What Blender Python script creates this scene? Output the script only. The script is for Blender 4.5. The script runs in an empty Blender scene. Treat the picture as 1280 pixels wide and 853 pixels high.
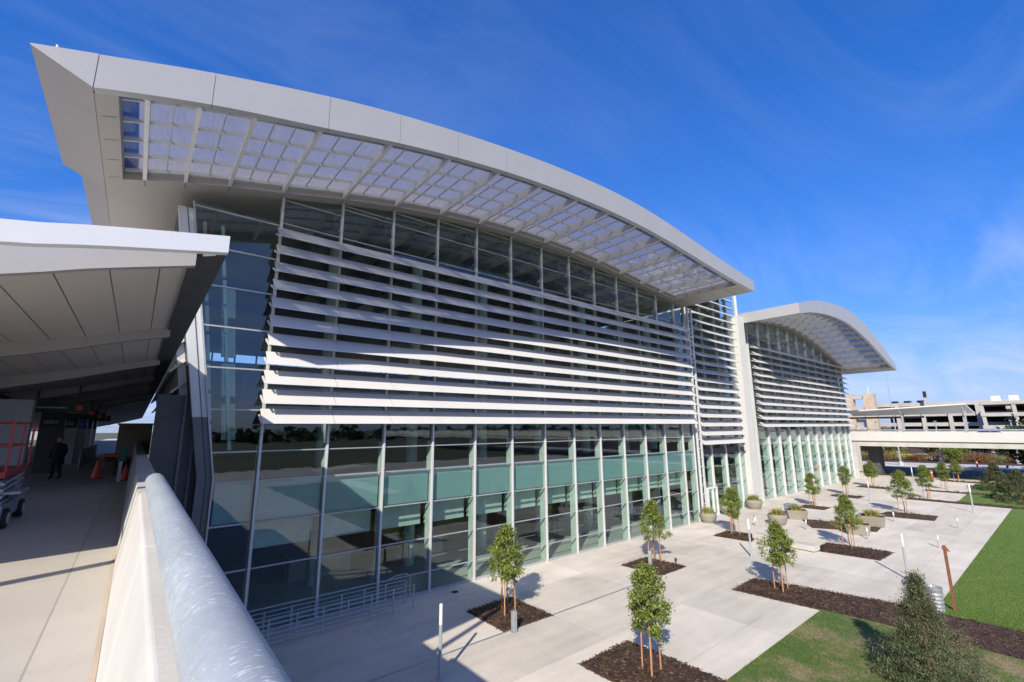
import bpy, bmesh, math, random
from mathutils import Vector, Matrix
random.seed(7)
S = bpy.context.scene
COL = S.collection
R = math.radians

# ------------------------------------------------------------------ materials
def newmat(name):
    m = bpy.data.materials.new(name); m.use_nodes = True
    nt = m.node_tree; nt.nodes.clear()
    o = nt.nodes.new('ShaderNodeOutputMaterial')
    return m, nt, o
def N(nt, t, **kw):
    n = nt.nodes.new(t)
    for k, v in kw.items():
        if k in n.inputs: n.inputs[k].default_value = v
        else: setattr(n, k, v)
    return n
def coords(nt, scale=(1, 1, 1), kind='Object'):
    tc = N(nt, 'ShaderNodeTexCoord'); mp = N(nt, 'ShaderNodeMapping')
    mp.inputs['Scale'].default_value = scale
    nt.links.new(tc.outputs[kind], mp.inputs[0]); return mp.outputs[0]
def noise(nt, vec, scale, detail=4, rough=.55, dist=0):
    n = N(nt, 'ShaderNodeTexNoise'); n.inputs['Scale'].default_value = scale
    n.inputs['Detail'].default_value = detail; n.inputs['Roughness'].default_value = rough
    n.inputs['Distortion'].default_value = dist
    nt.links.new(vec, n.inputs['Vector']); return n.outputs['Fac']
def ramp(nt, fac, stops):
    r = N(nt, 'ShaderNodeValToRGB'); e = r.color_ramp.elements
    while len(e) < len(stops): e.new(.5)
    for i, (p, c) in enumerate(stops):
        e[i].position = p; e[i].color = (c[0], c[1], c[2], 1) if hasattr(c, '__len__') else (c, c, c, 1)
    nt.links.new(fac, r.inputs[0]); return r.outputs[0]
def mth(nt, op, a, b=None, clamp=False):
    n = N(nt, 'ShaderNodeMath'); n.operation = op; n.use_clamp = clamp
    for i, v in enumerate((a, b)):
        if v is None: continue
        if isinstance(v, (int, float)): n.inputs[i].default_value = v
        else: nt.links.new(v, n.inputs[i])
    return n.outputs[0]
def mixc(nt, fac, a, b, mode='MIX'):
    n = N(nt, 'ShaderNodeMix'); n.data_type = 'RGBA'; n.blend_type = mode
    for sock, v in ((n.inputs[0], fac), (n.inputs[6], a), (n.inputs[7], b)):
        if isinstance(v, (int, float)): sock.default_value = v
        elif isinstance(v, tuple): sock.default_value = (v[0], v[1], v[2], 1)
        else: nt.links.new(v, sock)
    return n.outputs[2]
def bump(nt, h, strength=.3, dist=.02):
    b = N(nt, 'ShaderNodeBump'); b.inputs['Strength'].default_value = strength; b.inputs['Distance'].default_value = dist
    nt.links.new(h, b.inputs['Height']); return b.outputs[0]

def plain(name, col, rough=.5, metal=0, var=.12, scale=2.0, bmp=0, bscale=40):
    m, nt, o = newmat(name)
    p = N(nt, 'ShaderNodeBsdfPrincipled'); p.inputs['Roughness'].default_value = rough; p.inputs['Metallic'].default_value = metal
    v = coords(nt)
    f = noise(nt, v, scale, 6, .6)
    lo = tuple(c * (1 - var) for c in col); hi = tuple(min(1, c * (1 + var)) for c in col)
    nt.links.new(ramp(nt, f, [(.3, lo), (.7, hi)]), p.inputs['Base Color'])
    if bmp: nt.links.new(bump(nt, noise(nt, v, bscale, 4), bmp, .01), p.inputs['Normal'])
    nt.links.new(p.outputs[0], o.inputs[0]); return m

def concrete(name, col, px, py, ox=0, oy=0, joint=.018, rough=.85, var=.1, panel=.07):
    m, nt, o = newmat(name)
    p = N(nt, 'ShaderNodeBsdfPrincipled'); p.inputs['Roughness'].default_value = rough
    g = N(nt, 'ShaderNodeNewGeometry'); sp = N(nt, 'ShaderNodeSeparateXYZ'); nt.links.new(g.outputs['Position'], sp.inputs[0])
    masks = []; cells = []
    for axis, per, off in ((0, px, ox), (1, py, oy)):
        t = mth(nt, 'DIVIDE', mth(nt, 'ADD', sp.outputs[axis], -off), per)
        fl = mth(nt, 'FLOOR', t); fr = mth(nt, 'SUBTRACT', t, fl)
        d = mth(nt, 'MINIMUM', fr, mth(nt, 'SUBTRACT', 1.0, fr))
        masks.append(mth(nt, 'LESS_THAN', d, joint / per * .5)); cells.append(fl)
    jm = mth(nt, 'MAXIMUM', masks[0], masks[1])
    cb = N(nt, 'ShaderNodeCombineXYZ'); nt.links.new(cells[0], cb.inputs[0]); nt.links.new(cells[1], cb.inputs[1])
    wn = N(nt, 'ShaderNodeTexWhiteNoise'); nt.links.new(cb.outputs[0], wn.inputs['Vector'])
    pos = g.outputs['Position']
    f1 = noise(nt, pos, .35, 6, .6, .6); f2 = noise(nt, pos, 9, 5, .7)
    mp = N(nt, 'ShaderNodeMapping'); mp.inputs['Scale'].default_value = (.25, 1.6, 1); nt.links.new(pos, mp.inputs[0])
    f3 = noise(nt, mp.outputs[0], .9, 4, .6)
    k = mth(nt, 'ADD', mth(nt, 'MULTIPLY', mth(nt, 'SUBTRACT', f1, .5), var * 3.0), mth(nt, 'MULTIPLY', mth(nt, 'SUBTRACT', f2, .5), var * 1.2))
    k = mth(nt, 'ADD', k, mth(nt, 'MULTIPLY', mth(nt, 'SUBTRACT', f3, .5), var * 2.2))
    k = mth(nt, 'ADD', k, mth(nt, 'MULTIPLY', mth(nt, 'SUBTRACT', wn.outputs['Value'], .5), panel * 2))
    k = mth(nt, 'ADD', k, 1.0)
    spots = noise(nt, pos, 2.6, 3, .5); st = mth(nt, 'GREATER_THAN', spots, .70)
    k = mth(nt, 'SUBTRACT', k, mth(nt, 'MULTIPLY', st, .06))
    vm = N(nt, 'ShaderNodeVectorMath'); vm.operation = 'SCALE'; vm.inputs[0].default_value = col; nt.links.new(k, vm.inputs['Scale'])
    c = mixc(nt, mth(nt, 'MULTIPLY', jm, .42), vm.outputs[0], (.13, .12, .11))
    nt.links.new(c, p.inputs['Base Color'])
    nt.links.new(bump(nt, f2, .15, .006), p.inputs['Normal'])
    nt.links.new(p.outputs[0], o.inputs[0]); return m

def glass(name, tint, base=.12, rough=0.0, refl=(.92, .97, 1)):
    m, nt, o = newmat(name)
    tr = N(nt, 'ShaderNodeBsdfTransparent'); tr.inputs[0].default_value = (*tint, 1)
    gl = N(nt, 'ShaderNodeBsdfGlossy'); gl.inputs['Color'].default_value = (*refl, 1); gl.inputs['Roughness'].default_value = rough
    v = coords(nt); w = noise(nt, v, .9, 3, .45)
    nt.links.new(bump(nt, w, .10, .02), gl.inputs['Normal'])
    lw = N(nt, 'ShaderNodeLayerWeight'); lw.inputs[0].default_value = .5
    f = mth(nt, 'ADD', mth(nt, 'MULTIPLY', mth(nt, 'POWER', lw.outputs['Facing'], 4.0), .8), base, True)
    mx = N(nt, 'ShaderNodeMixShader'); nt.links.new(f, mx.inputs[0]); nt.links.new(tr.outputs[0], mx.inputs[1]); nt.links.new(gl.outputs[0], mx.inputs[2])
    nt.links.new(mx.outputs[0], o.inputs[0]); return m

def leafmat(name, a, b, c, transl=.3):
    m, nt, o = newmat(name)
    g = N(nt, 'ShaderNodeNewGeometry')
    col = ramp(nt, g.outputs['Random Per Island'], [(0, a), (.5, b), (1, c)])
    d = N(nt, 'ShaderNodeBsdfPrincipled'); d.inputs['Roughness'].default_value = .55
    t = N(nt, 'ShaderNodeBsdfTranslucent')
    nt.links.new(col, d.inputs['Base Color']); nt.links.new(col, t.inputs[0])
    mx = N(nt, 'ShaderNodeMixShader'); mx.inputs[0].default_value = transl
    nt.links.new(d.outputs[0], mx.inputs[1]); nt.links.new(t.outputs[0], mx.inputs[2]); nt.links.new(mx.outputs[0], o.inputs[0]); return m

def lawnmat(name, cols, scale=1.0):
    m, nt, o = newmat(name)
    p = N(nt, 'ShaderNodeBsdfPrincipled'); p.inputs['Roughness'].default_value = .9
    g = N(nt, 'ShaderNodeNewGeometry'); pos = g.outputs['Position']
    f = mth(nt, 'ADD', mth(nt, 'MULTIPLY', noise(nt, pos, .55 * scale, 5, .65), .6), mth(nt, 'MULTIPLY', noise(nt, pos, 14 * scale, 4, .7), .4))
    nt.links.new(ramp(nt, f, cols), p.inputs['Base Color'])
    nt.links.new(bump(nt, noise(nt, pos, 60, 3, .7), .8, .04), p.inputs['Normal'])
    nt.links.new(p.outputs[0], o.inputs[0]); return m

def panelmat(name):
    m, nt, o = newmat(name)
    v = coords(nt, (26, .5, 1)); f = noise(nt, v, 2.5, 4, .7)
    st = ramp(nt, f, [(.35, .80), (.75, 1.0)])
    tr = N(nt, 'ShaderNodeBsdfTransparent'); tl = N(nt, 'ShaderNodeBsdfTranslucent'); gl = N(nt, 'ShaderNodeBsdfGlossy')
    gl.inputs['Roughness'].default_value = .1
    nt.links.new(mixc(nt, 1.0, st, (.60, .60, .63), 'MULTIPLY'), tr.inputs[0])
    nt.links.new(mixc(nt, 1.0, st, (.62, .63, .73), 'MULTIPLY'), tl.inputs[0])
    mx = N(nt, 'ShaderNodeMixShader'); mx.inputs[0].default_value = .30
    nt.links.new(tr.outputs[0], mx.inputs[1]); nt.links.new(tl.outputs[0], mx.inputs[2])
    m2 = N(nt, 'ShaderNodeMixShader'); m2.inputs[0].default_value = .05
    nt.links.new(mx.outputs[0], m2.inputs[1]); nt.links.new(gl.outputs[0], m2.inputs[2])
    nt.links.new(m2.outputs[0], o.inputs[0]); return m

def pipemat(name):
    m, nt, o = newmat(name)
    p = N(nt, 'ShaderNodeBsdfPrincipled'); p.inputs['Metallic'].default_value = .25
    tc = N(nt, 'ShaderNodeTexCoord'); v = tc.outputs['Object']
    f = noise(nt, v, 1.3, 8, .72); f2 = noise(nt, v, 38, 5, .7)
    base = ramp(nt, mth(nt, 'ADD', mth(nt, 'MULTIPLY', f, .7), mth(nt, 'MULTIPLY', f2, .3)), [(.3, (.33, .37, .41)), (.5, (.40, .44, .48)), (.62, (.46, .50, .54)), (.75, (.54, .57, .60))])
    mp = N(nt, 'ShaderNodeMapping'); mp.inputs['Rotation'].default_value = (0, 0, .45); mp.inputs['Scale'].default_value = (26, 110, 26); nt.links.new(v, mp.inputs[0])
    s = noise(nt, mp.outputs[0], 1.0, 3, .6); patch = noise(nt, v, 3.1, 2, .5)
    sm = mth(nt, 'MULTIPLY', mth(nt, 'GREATER_THAN', s, .625), mth(nt, 'GREATER_THAN', patch, .46))
    mp2 = N(nt, 'ShaderNodeMapping'); mp2.inputs['Scale'].default_value = (5, 1.2, 5); mp2.inputs['Rotation'].default_value = (.3, .2, .3); nt.links.new(v, mp2.inputs[0])
    s2 = noise(nt, mp2.outputs[0], 1.5, 3, .6, 1.5)
    wrap = mth(nt, 'LESS_THAN', mth(nt, 'ABSOLUTE', mth(nt, 'SUBTRACT', s2, .55)), .006)
    c = mixc(nt, mth(nt, 'MULTIPLY', sm, .75), base, (.85, .87, .88))
    gr = mth(nt, 'GREATER_THAN', noise(nt, v, 9, 4, .7), .68)
    c = mixc(nt, mth(nt, 'MULTIPLY', gr, .3), c, (.28, .27, .26))
    nt.links.new(c, p.inputs['Base Color'])
    nt.links.new(ramp(nt, f2, [(.3, .32), (.7, .55)]), p.inputs['Roughness'])
    nt.links.new(bump(nt, mth(nt, 'MULTIPLY', sm, .4), .15, .004), p.inputs['Normal'])
    nt.links.new(p.outputs[0], o.inputs[0]); return m

M = {}
M['fascia'] = plain('fascia_metal', (.37, .365, .37), .42, .15, .035, .6)
M['soffit'] = plain('soffit_panel', (.36, .335, .315), .5, .1, .04, .5)
M['canopy_white'] = plain('canopy_fascia_white', (.80, .795, .78), .4, 0, .04, .8)
M['soffit_light'] = plain('canopy_soffit_panel', (.58, .545, .50), .5, .05, .04, .5)
M['white'] = plain('white_paint', (.64, .635, .62), .4, 0, .05, 1.2)
M['mullion'] = plain('mullion_metal', (.56, .57, .56), .4, .1, .05, 1.2)
M['louver'] = plain('louver_metal', (.60, .585, .565), .42, .05, .035, .6)
M['dark'] = plain('dark_metal', (.07, .07, .072), .55, 0, .2, 2)
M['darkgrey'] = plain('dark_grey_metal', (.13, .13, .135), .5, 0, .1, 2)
M['joint'] = plain('joint_gasket', (.06, .06, .06), .8)
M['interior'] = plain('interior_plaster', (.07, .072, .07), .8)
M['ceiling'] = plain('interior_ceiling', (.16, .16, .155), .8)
M['fin'] = plain('interior_fin_paint', (.50, .56, .53), .6)
M['furniture'] = plain('interior_counter', (.35, .33, .3), .6)
M['pale_floor'] = plain('terrazzo_floor', (.50, .50, .47), .35, 0, .08, 1)
M['blue_glow'] = plain('blue_fabric', (.05, .16, .36), .6)
M['spandrel'] = plain('spandrel_teal', (.25, .36, .385), .35, 0, .05, .4)
M['glass'] = glass('facade_glass', (.84, .91, .885), .058)
M['tower_glass'] = glass('tower_glass', (.86, .94, .92), .06)
M['panel'] = panelmat('canopy_translucent_panel')
M['plaza'] = concrete('plaza_concrete', (.56, .51, .445), 5.29, 2.9, 4.0, 15.3, .018, .85, .19, .10)
M['plaza2'] = concrete('walk_concrete', (.46, .43, .39), 3, 3, 0, 0, .016)
M['deckc'] = concrete('deck_concrete', (.44, .405, .355), 2.45, 6.4, -.50, 5.0, .02)
M['barrier'] = plain('barrier_concrete', (.48, .46, .43), .85, 0, .07, 1.2, .25, 30)
M['conc'] = plain('cast_concrete', (.46, .44, .41), .85, 0, .12, .8, .2, 20)
M['garage'] = plain('garage_concrete', (.40, .385, .36), .85, 0, .12, .3)
M['tan'] = plain('tan_stone', (.46, .37, .28), .8, 0, .1, .6)
M['pipe'] = pipemat('galvanised_pipe')
M['galv'] = plain('galvanised_steel', (.46, .48, .50), .4, .6, .12, 3)
M['steelgrey'] = plain('grey_steel', (.40, .41, .42), .4, .3, .1, 3)
M['mulch'] = lawnmat('mulch_bark', [(.3, (.022, .012, .009)), (.5, (.055, .028, .019)), (.62, (.09, .047, .03)), (.75, (.15, .09, .06))], 2.2)
M['lawn'] = lawnmat('lawn_turf', [(.3, (.075, .135, .015)), (.5, (.10, .175, .022)), (.7, (.14, .215, .035))])
M['lawn_dry'] = lawnmat('lawn_patchy', [(.34, (.05, .10, .012)), (.49, (.075, .135, .02)), (.53, (.16, .15, .055)), (.60, (.29, .22, .125))])
M['ground'] = lawnmat('field_ground', [(.3, (.05, .065, .025)), (.5, (.085, .085, .04)), (.7, (.14, .12, .07))], .05)
M['asphalt'] = plain('asphalt', (.030, .031, .036), .8, 0, .2, .5, .3, 60)
M['road'] = plain('road_asphalt', (.10, .10, .10), .85, 0, .15, .4)
M['paint'] = plain('road_paint', (.7, .7, .68), .6)
M['bridge_paint'] = plain('bridge_parapet', (.54, .53, .51), .7, 0, .06, .3)
M['kerb'] = plain('kerb_concrete', (.48, .455, .42), .8)
M['bark'] = plain('tree_bark', (.12, .085, .06), .9, 0, .25, 12)
M['stake'] = plain('stake_wood', (.42, .22, .11), .75, 0, .2, 9)
M['leaf'] = leafmat('young_tree_leaf', (.12, .18, .03), (.235, .30, .065), (.38, .40, .11), .4)
M['leaf_dark'] = leafmat('dark_tree_leaf', (.022, .045, .013), (.045, .075, .02), (.085, .11, .03), .2)
M['leaf_olive'] = leafmat('olive_shrub_leaf', (.045, .06, .025), (.10, .12, .05), (.20, .215, .105), .2)
M['leaf_rust'] = leafmat('rust_shrub_leaf', (.20, .075, .025), (.34, .16, .05), (.26, .23, .06), .3)
M['leaf_yellow'] = leafmat('yellow_green_leaf', (.20, .24, .05), (.34, .34, .09), (.48, .44, .16), .35)
M['grassblade'] = leafmat('grass_blade', (.075, .15, .014), (.115, .20, .025), (.18, .235, .05), .3)
M['chips'] = leafmat('bark_chip', (.025, .014, .010), (.065, .036, .024), (.16, .10, .07), .0)
M['drygrass'] = leafmat('dry_grass', (.10, .075, .03), (.17, .13, .06), (.12, .14, .05), .3)
M['planter'] = plain('planter_concrete', (.25, .225, .185), .85, 0, .1, 4, .2, 40)
M['soil'] = plain('soil', (.04, .028, .02), .95)
M['pole'] = plain('pole_grey_paint', (.40, .42, .44), .4, .3, .05, 4)
M['lampcap'] = plain('lamp_diffuser', (.66, .66, .645), .35)
M['rust'] = plain('rusty_steel', (.20, .075, .04), .8, .1, .3, 8)
M['red'] = plain('red_paint', (.36, .03, .025), .4, 0, .12, 3)
M['orange'] = plain('cone_orange', (.85, .09, .02), .5, 0, .08, 5)
M['emblem'] = plain('emblem_orange', (.75, .16, .06), .5)
M['black'] = plain('black_rubber', (.015, .015, .016), .6)
M['navy'] = plain('dark_coat', (.012, .012, .018), .85, 0, .2, 8)
M['skin'] = plain('skin', (.42, .24, .17), .6)
M['hair'] = plain('hair', (.12, .07, .04), .7)
M['vehicle'] = plain('vehicle_white', (.75, .75, .74), .25)
M['vehicle_blue'] = plain('vehicle_blue', (.03, .10, .33), .25)
M['vehicle_grey'] = plain('vehicle_grey', (.28, .28, .29), .25)
M['window_dark'] = plain('vehicle_window', (.02, .024, .028), .1)
M['signdark'] = plain('sign_dark', (.022, .022, .026), .4)
M['signblue'] = plain('sign_blue', (.02, .11, .48), .4)
M['letter'] = plain('sign_letter', (.6, .6, .6), .5)
M['pillar'] = plain('pillar_cladding', (.40, .39, .38), .6, 0, .05, 1)
M['yellow'] = plain('barrier_yellow', (.75, .50, .05), .5)
M['greenbox'] = plain('green_box', (.02, .10, .07), .5)
M['bin_blue'] = plain('blue_grey_bin', (.17, .20, .28), .6)
M['tarp'] = plain('brown_tarp', (.14, .09, .06), .8, 0, .35, 5)

# ------------------------------------------------------------------ geometry helpers
class MB:
    def __init__(s): s.v = []; s.f = []
    def add(s, vs, fs):
        b = len(s.v); s.v += [tuple(v) for v in vs]; s.f += [tuple(b + i for i in f) for f in fs]; return s
    def box(s, x0, x1, y0, y1, z0, z1):
        return s.hexa([(x0, y0, z0), (x1, y0, z0), (x1, y1, z0), (x0, y1, z0), (x0, y0, z1), (x1, y0, z1), (x1, y1, z1), (x0, y1, z1)])
    def hexa(s, p):   # bottom 4 ccw, top 4 ccw
        return s.add(p, [(3, 2, 1, 0), (4, 5, 6, 7), (0, 1, 5, 4), (1, 2, 6, 5), (2, 3, 7, 6), (3, 0, 4, 7)])
    def quad(s, a, b, c, d): return s.add([a, b, c, d], [(0, 1, 2, 3)])
    def tube(s, p, q, r, r2=None, n=10):
        p = Vector(p); q = Vector(q); r2 = r if r2 is None else r2
        d = (q - p).normalized(); u = d.cross(Vector((0, 0, 1)))
        if u.length < 1e-4: u = Vector((1, 0, 0))
        u.normalize(); w = d.cross(u)
        vs = []
        for c, rr in ((p, r), (q, r2)):
            for i in range(n):
                a = 2 * math.pi * i / n; vs.append(c + (u * math.cos(a) + w * math.sin(a)) * rr)
        fs = [(i, (i + 1) % n, n + (i + 1) % n, n + i) for i in range(n)] + [tuple(range(n))[::-1], tuple(range(n, 2 * n))]
        return s.add(vs, fs)
    def lathe(s, prof, c=(0, 0, 0), n=20):   # prof: (r, z)
        vs = []; fs = []
        for r, z in prof:
            for i in range(n):
                a = 2 * math.pi * i / n; vs.append((c[0] + r * math.cos(a), c[1] + r * math.sin(a), c[2] + z))
        for k in range(len(prof) - 1):
            for i in range(n):
                fs.append((k * n + i, k * n + (i + 1) % n, (k + 1) * n + (i + 1) % n, (k + 1) * n + i))
        fs.append(tuple(range(n))[::-1]); fs.append(tuple(range((len(prof) - 1) * n, len(prof) * n)))
        return s.add(vs, fs)
    def loft(s, rings, close=True):  # list of equal-length closed rings
        n = len(rings[0]); vs = [p for r in rings for p in r]; fs = []
        for k in range(len(rings) - 1):
            for i in range(n):
                fs.append((k * n + i, k * n + (i + 1) % n, (k + 1) * n + (i + 1) % n, (k + 1) * n + i))
        if close: fs.append(tuple(range(n))[::-1]); fs.append(tuple(range((len(rings) - 1) * n, len(rings) * n)))
        return s.add(vs, fs)
    def extrude_y(s, poly_xz, y0, y1):
        return s.loft([[(x, y0, z) for x, z in poly_xz], [(x, y1, z) for x, z in poly_xz]])
    def build(s, name, mat, parent=None, smooth=False, bevel=0):
        me = bpy.data.meshes.new(name); me.from_pydata(s.v, [], s.f); me.update()
        bm = bmesh.new(); bm.from_mesh(me); bmesh.ops.recalc_face_normals(bm, faces=bm.faces); bm.to_mesh(me); bm.free()
        me.materials.append(M[mat] if isinstance(mat, str) else mat)
        if smooth:
            for p in me.polygons: p.use_smooth = True
        o = bpy.data.objects.new(name, me); COL.objects.link(o)
        if parent: o.parent = parent
        if bevel:
            b = o.modifiers.new('bevel', 'BEVEL'); b.width = bevel; b.segments = 2; b.limit_method = 'ANGLE'
        return o
def tag(o, label=None, cat=None, group=None, kind=None):
    if label: o['label'] = label
    if cat: o['category'] = cat
    if group: o['group'] = group
    if kind: o['kind'] = kind
    return o
def thing(name, label, cat, loc=(0, 0, 0), rz=0, group=None):
    o = bpy.data.objects.new(name, None); COL.objects.link(o); o.location = loc; o.rotation_euler = (0, 0, rz); o.empty_display_size = .2
    return tag(o, label, cat, group)
def dup(root, loc, rz=0, label=None, scale=1.0):
    r = root.copy(); COL.objects.link(r); r.location = loc; r.rotation_euler = (0, 0, rz); r.scale = (scale,) * 3
    if label: r['label'] = label
    for ch in list(root.children):
        c = ch.copy(); COL.objects.link(c); c.parent = r
        for g in list(ch.children):
            d = g.copy(); COL.objects.link(d); d.parent = c
    return r
def interp(tab):
    def f(x):
        if x <= tab[0][0]: a, b = tab[0], tab[1]
        elif x >= tab[-1][0]: a, b = tab[-2], tab[-1]
        else:
            for a, b in zip(tab, tab[1:]):
                if a[0] <= x <= b[0]: break
        return a[1] + (b[1] - a[1]) * (x - a[0]) / (b[0] - a[0])
    return f
def frange(a, b, step):
    n = max(1, round(abs(b - a) / step)); return [a + (b - a) * i / n for i in range(n + 1)]
def smoothtab(tab, step=.5):
    # Catmull-Rom densification
    out = []
    for i in range(len(tab) - 1):
        p0 = tab[max(i - 1, 0)]; p1 = tab[i]; p2 = tab[i + 1]; p3 = tab[min(i + 2, len(tab) - 1)]
        for k in range(6):
            t = k / 6
            out.append(tuple(.5 * ((2 * p1[j]) + (-p0[j] + p2[j]) * t + (2 * p0[j] - 5 * p1[j] + 4 * p2[j] - p3[j]) * t * t + (-p0[j] + 3 * p1[j] - 3 * p2[j] + p3[j]) * t ** 3) for j in (0, 1)))
    out.append(tab[-1]); return out

# ------------------------------------------------------------------ camera, sky, sun
F_PX = 565.878
yaw, pitch, roll = R(39.27966), R(10.88111), R(-.42105)
fw = Vector((math.sin(yaw) * math.cos(pitch), math.cos(yaw) * math.cos(pitch), math.sin(pitch)))
rt = fw.cross(Vector((0, 0, 1))).normalized(); up = rt.cross(fw)
r2 = rt * math.cos(roll) + up * math.sin(roll); u2 = -rt * math.sin(roll) + up * math.cos(roll)
cd = bpy.data.cameras.new('camera'); cam = bpy.data.objects.new('camera', cd); COL.objects.link(cam)
mw = Matrix((r2, u2, -fw)).transposed().to_4x4(); mw.translation = (0, 0, 7.8); cam.matrix_world = mw
cd.sensor_width = 36; cd.lens = F_PX / 1280 * 36; cd.clip_start = .05; cd.clip_end = 6000
S.camera = cam
SUN_EL = R(32.8); SUN_AZ = math.atan2(-.815, -.580)     # direction to the sun, x = sin, y = cos
sd = Vector((math.sin(SUN_AZ) * math.cos(SUN_EL), math.cos(SUN_AZ) * math.cos(SUN_EL), math.sin(SUN_EL)))
sl = bpy.data.lights.new('sun', 'SUN'); sl.energy = 4.9; sl.angle = R(.5); sl.color = (1, .925, .765)
so = bpy.data.objects.new('sun', sl); COL.objects.link(so); so.rotation_euler = sd.to_track_quat('Z', 'Y').to_euler(); so.location = (-40, -30, 60)
w = bpy.data.worlds.new('World'); S.world = w; w.use_nodes = True
nt = w.node_tree; nt.nodes.clear()
wo = nt.nodes.new('ShaderNodeOutputWorld'); bg = nt.nodes.new('ShaderNodeBackground'); bg.inputs[1].default_value = .085
sky = nt.nodes.new('ShaderNodeTexSky'); sky.sky_type = 'NISHITA'; sky.sun_disc = False
sky.sun_elevation = SUN_EL; sky.sun_rotation = SUN_AZ % (2 * math.pi); sky.altitude = 300; sky.air_density = 1.0; sky.dust_density = .8; sky.ozone_density = 3.2
hs = nt.nodes.new('ShaderNodeHueSaturation'); hs.inputs['Saturation'].default_value = 1.30; hs.inputs['Hue'].default_value = .503; hs.inputs['Value'].default_value = 1.0
nt.links.new(sky.outputs[0], hs.inputs['Color'])
tc = nt.nodes.new('ShaderNodeTexCoord')
sp = nt.nodes.new('ShaderNodeSeparateXYZ'); nt.links.new(tc.outputs['Generated'], sp.inputs[0])
zc = mth(nt, 'ADD', mth(nt, 'MAXIMUM', sp.outputs[2], 0.0), .12)
cb = nt.nodes.new('ShaderNodeCombineXYZ')
nt.links.new(mth(nt, 'DIVIDE', sp.outputs[0], zc), cb.inputs[0]); nt.links.new(mth(nt, 'DIVIDE', sp.outputs[1], zc), cb.inputs[1])
mp = nt.nodes.new('ShaderNodeMapping'); mp.inputs['Rotation'].default_value = (0, 0, .5); mp.inputs['Scale'].default_value = (.55, 1.5, 1); nt.links.new(cb.outputs[0], mp.inputs[0])
n1 = noise(nt, mp.outputs[0], 1.0, 7, .62, 1.1); n2 = noise(nt, cb.outputs[0], .32, 3, .5, .3)
cl = mth(nt, 'MULTIPLY', ramp(nt, n1, [(.40, 0.0), (.68, 1.0)]), ramp(nt, n2, [(.34, 0.05), (.54, 1.0)]))
low = ramp(nt, sp.outputs[2], [(.0, 1.0), (.30, .85), (.62, .45)])
cl = mth(nt, 'MULTIPLY', mth(nt, 'MULTIPLY', cl, low), .62, True)
tinted = mixc(nt, 1.0, hs.outputs[0], (1.22, 1.66, 2.50), 'MULTIPLY')
CC = (9.5, 10.5, 26.0)
va = nt.nodes.new('ShaderNodeVectorMath'); va.operation = 'MULTIPLY'; nt.links.new(tinted, va.inputs[0]); va.inputs[1].default_value = CC
vb = nt.nodes.new('ShaderNodeVectorMath'); vb.operation = 'ADD'; nt.links.new(tinted, vb.inputs[0]); vb.inputs[1].default_value = CC
vc = nt.nodes.new('ShaderNodeVectorMath'); vc.operation = 'DIVIDE'; nt.links.new(va.outputs[0], vc.inputs[0]); nt.links.new(vb.outputs[0], vc.inputs[1])
nt.links.new(mixc(nt, cl, vc.outputs[0], (6.0, 6.7, 8.2)), bg.inputs[0])
nt.links.new(bg.outputs[0], wo.inputs[0])
S.view_settings.view_transform = 'Standard'; S.view_settings.look = 'None'; S.view_settings.gamma = 1; S.view_settings.exposure = .46
S.view_settings.use_curve_mapping = False
S.render.engine = 'CYCLES'; S.cycles.max_bounces = 10; S.cycles.transparent_max_bounces = 16
S.render.resolution_x = 1024; S.render.resolution_y = 682

# ------------------------------------------------------------------ the near terminal hall
MX = [4.0 + 2.645 * i for i in range(13)] + [37.45]
ZB = interp(smoothtab([(-3.4, 16.05), (-1.88, 16.62), (.8, 17.4), (4, 18.08), (6.6, 18.64), (9.3, 19.1), (12, 19.45), (14.6, 19.68), (17.3, 19.82), (20, 19.86), (22.7, 19.80), (25.4, 19.62), (28.2, 19.35), (31, 19.06), (34, 18.80), (37.6, 18.56)]))
ZT = interp(smoothtab([(-3.1, 17.2), (-1.68, 17.66), (.66, 18.42), (3.95, 19.3), (6.6, 19.86), (9.36, 20.3), (12, 20.65), (14.7, 20.92), (17.5, 21.1), (20.2, 21.17), (23, 21.08), (25.7, 20.84), (28.5, 20.5), (31.5, 20.1), (34.5, 19.76), (37.6, 19.42)]))
YF, YW = 14.87, 21.2

def arch_slab(xs, zlo, zhi, y0, y1, mb=None):
    mb = mb or MB()
    mb.loft([[(x, y0, zlo(x)), (x, y1, zlo(x)), (x, y1, zhi(x)), (x, y0, zhi(x))] for x in xs]); return mb

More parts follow.
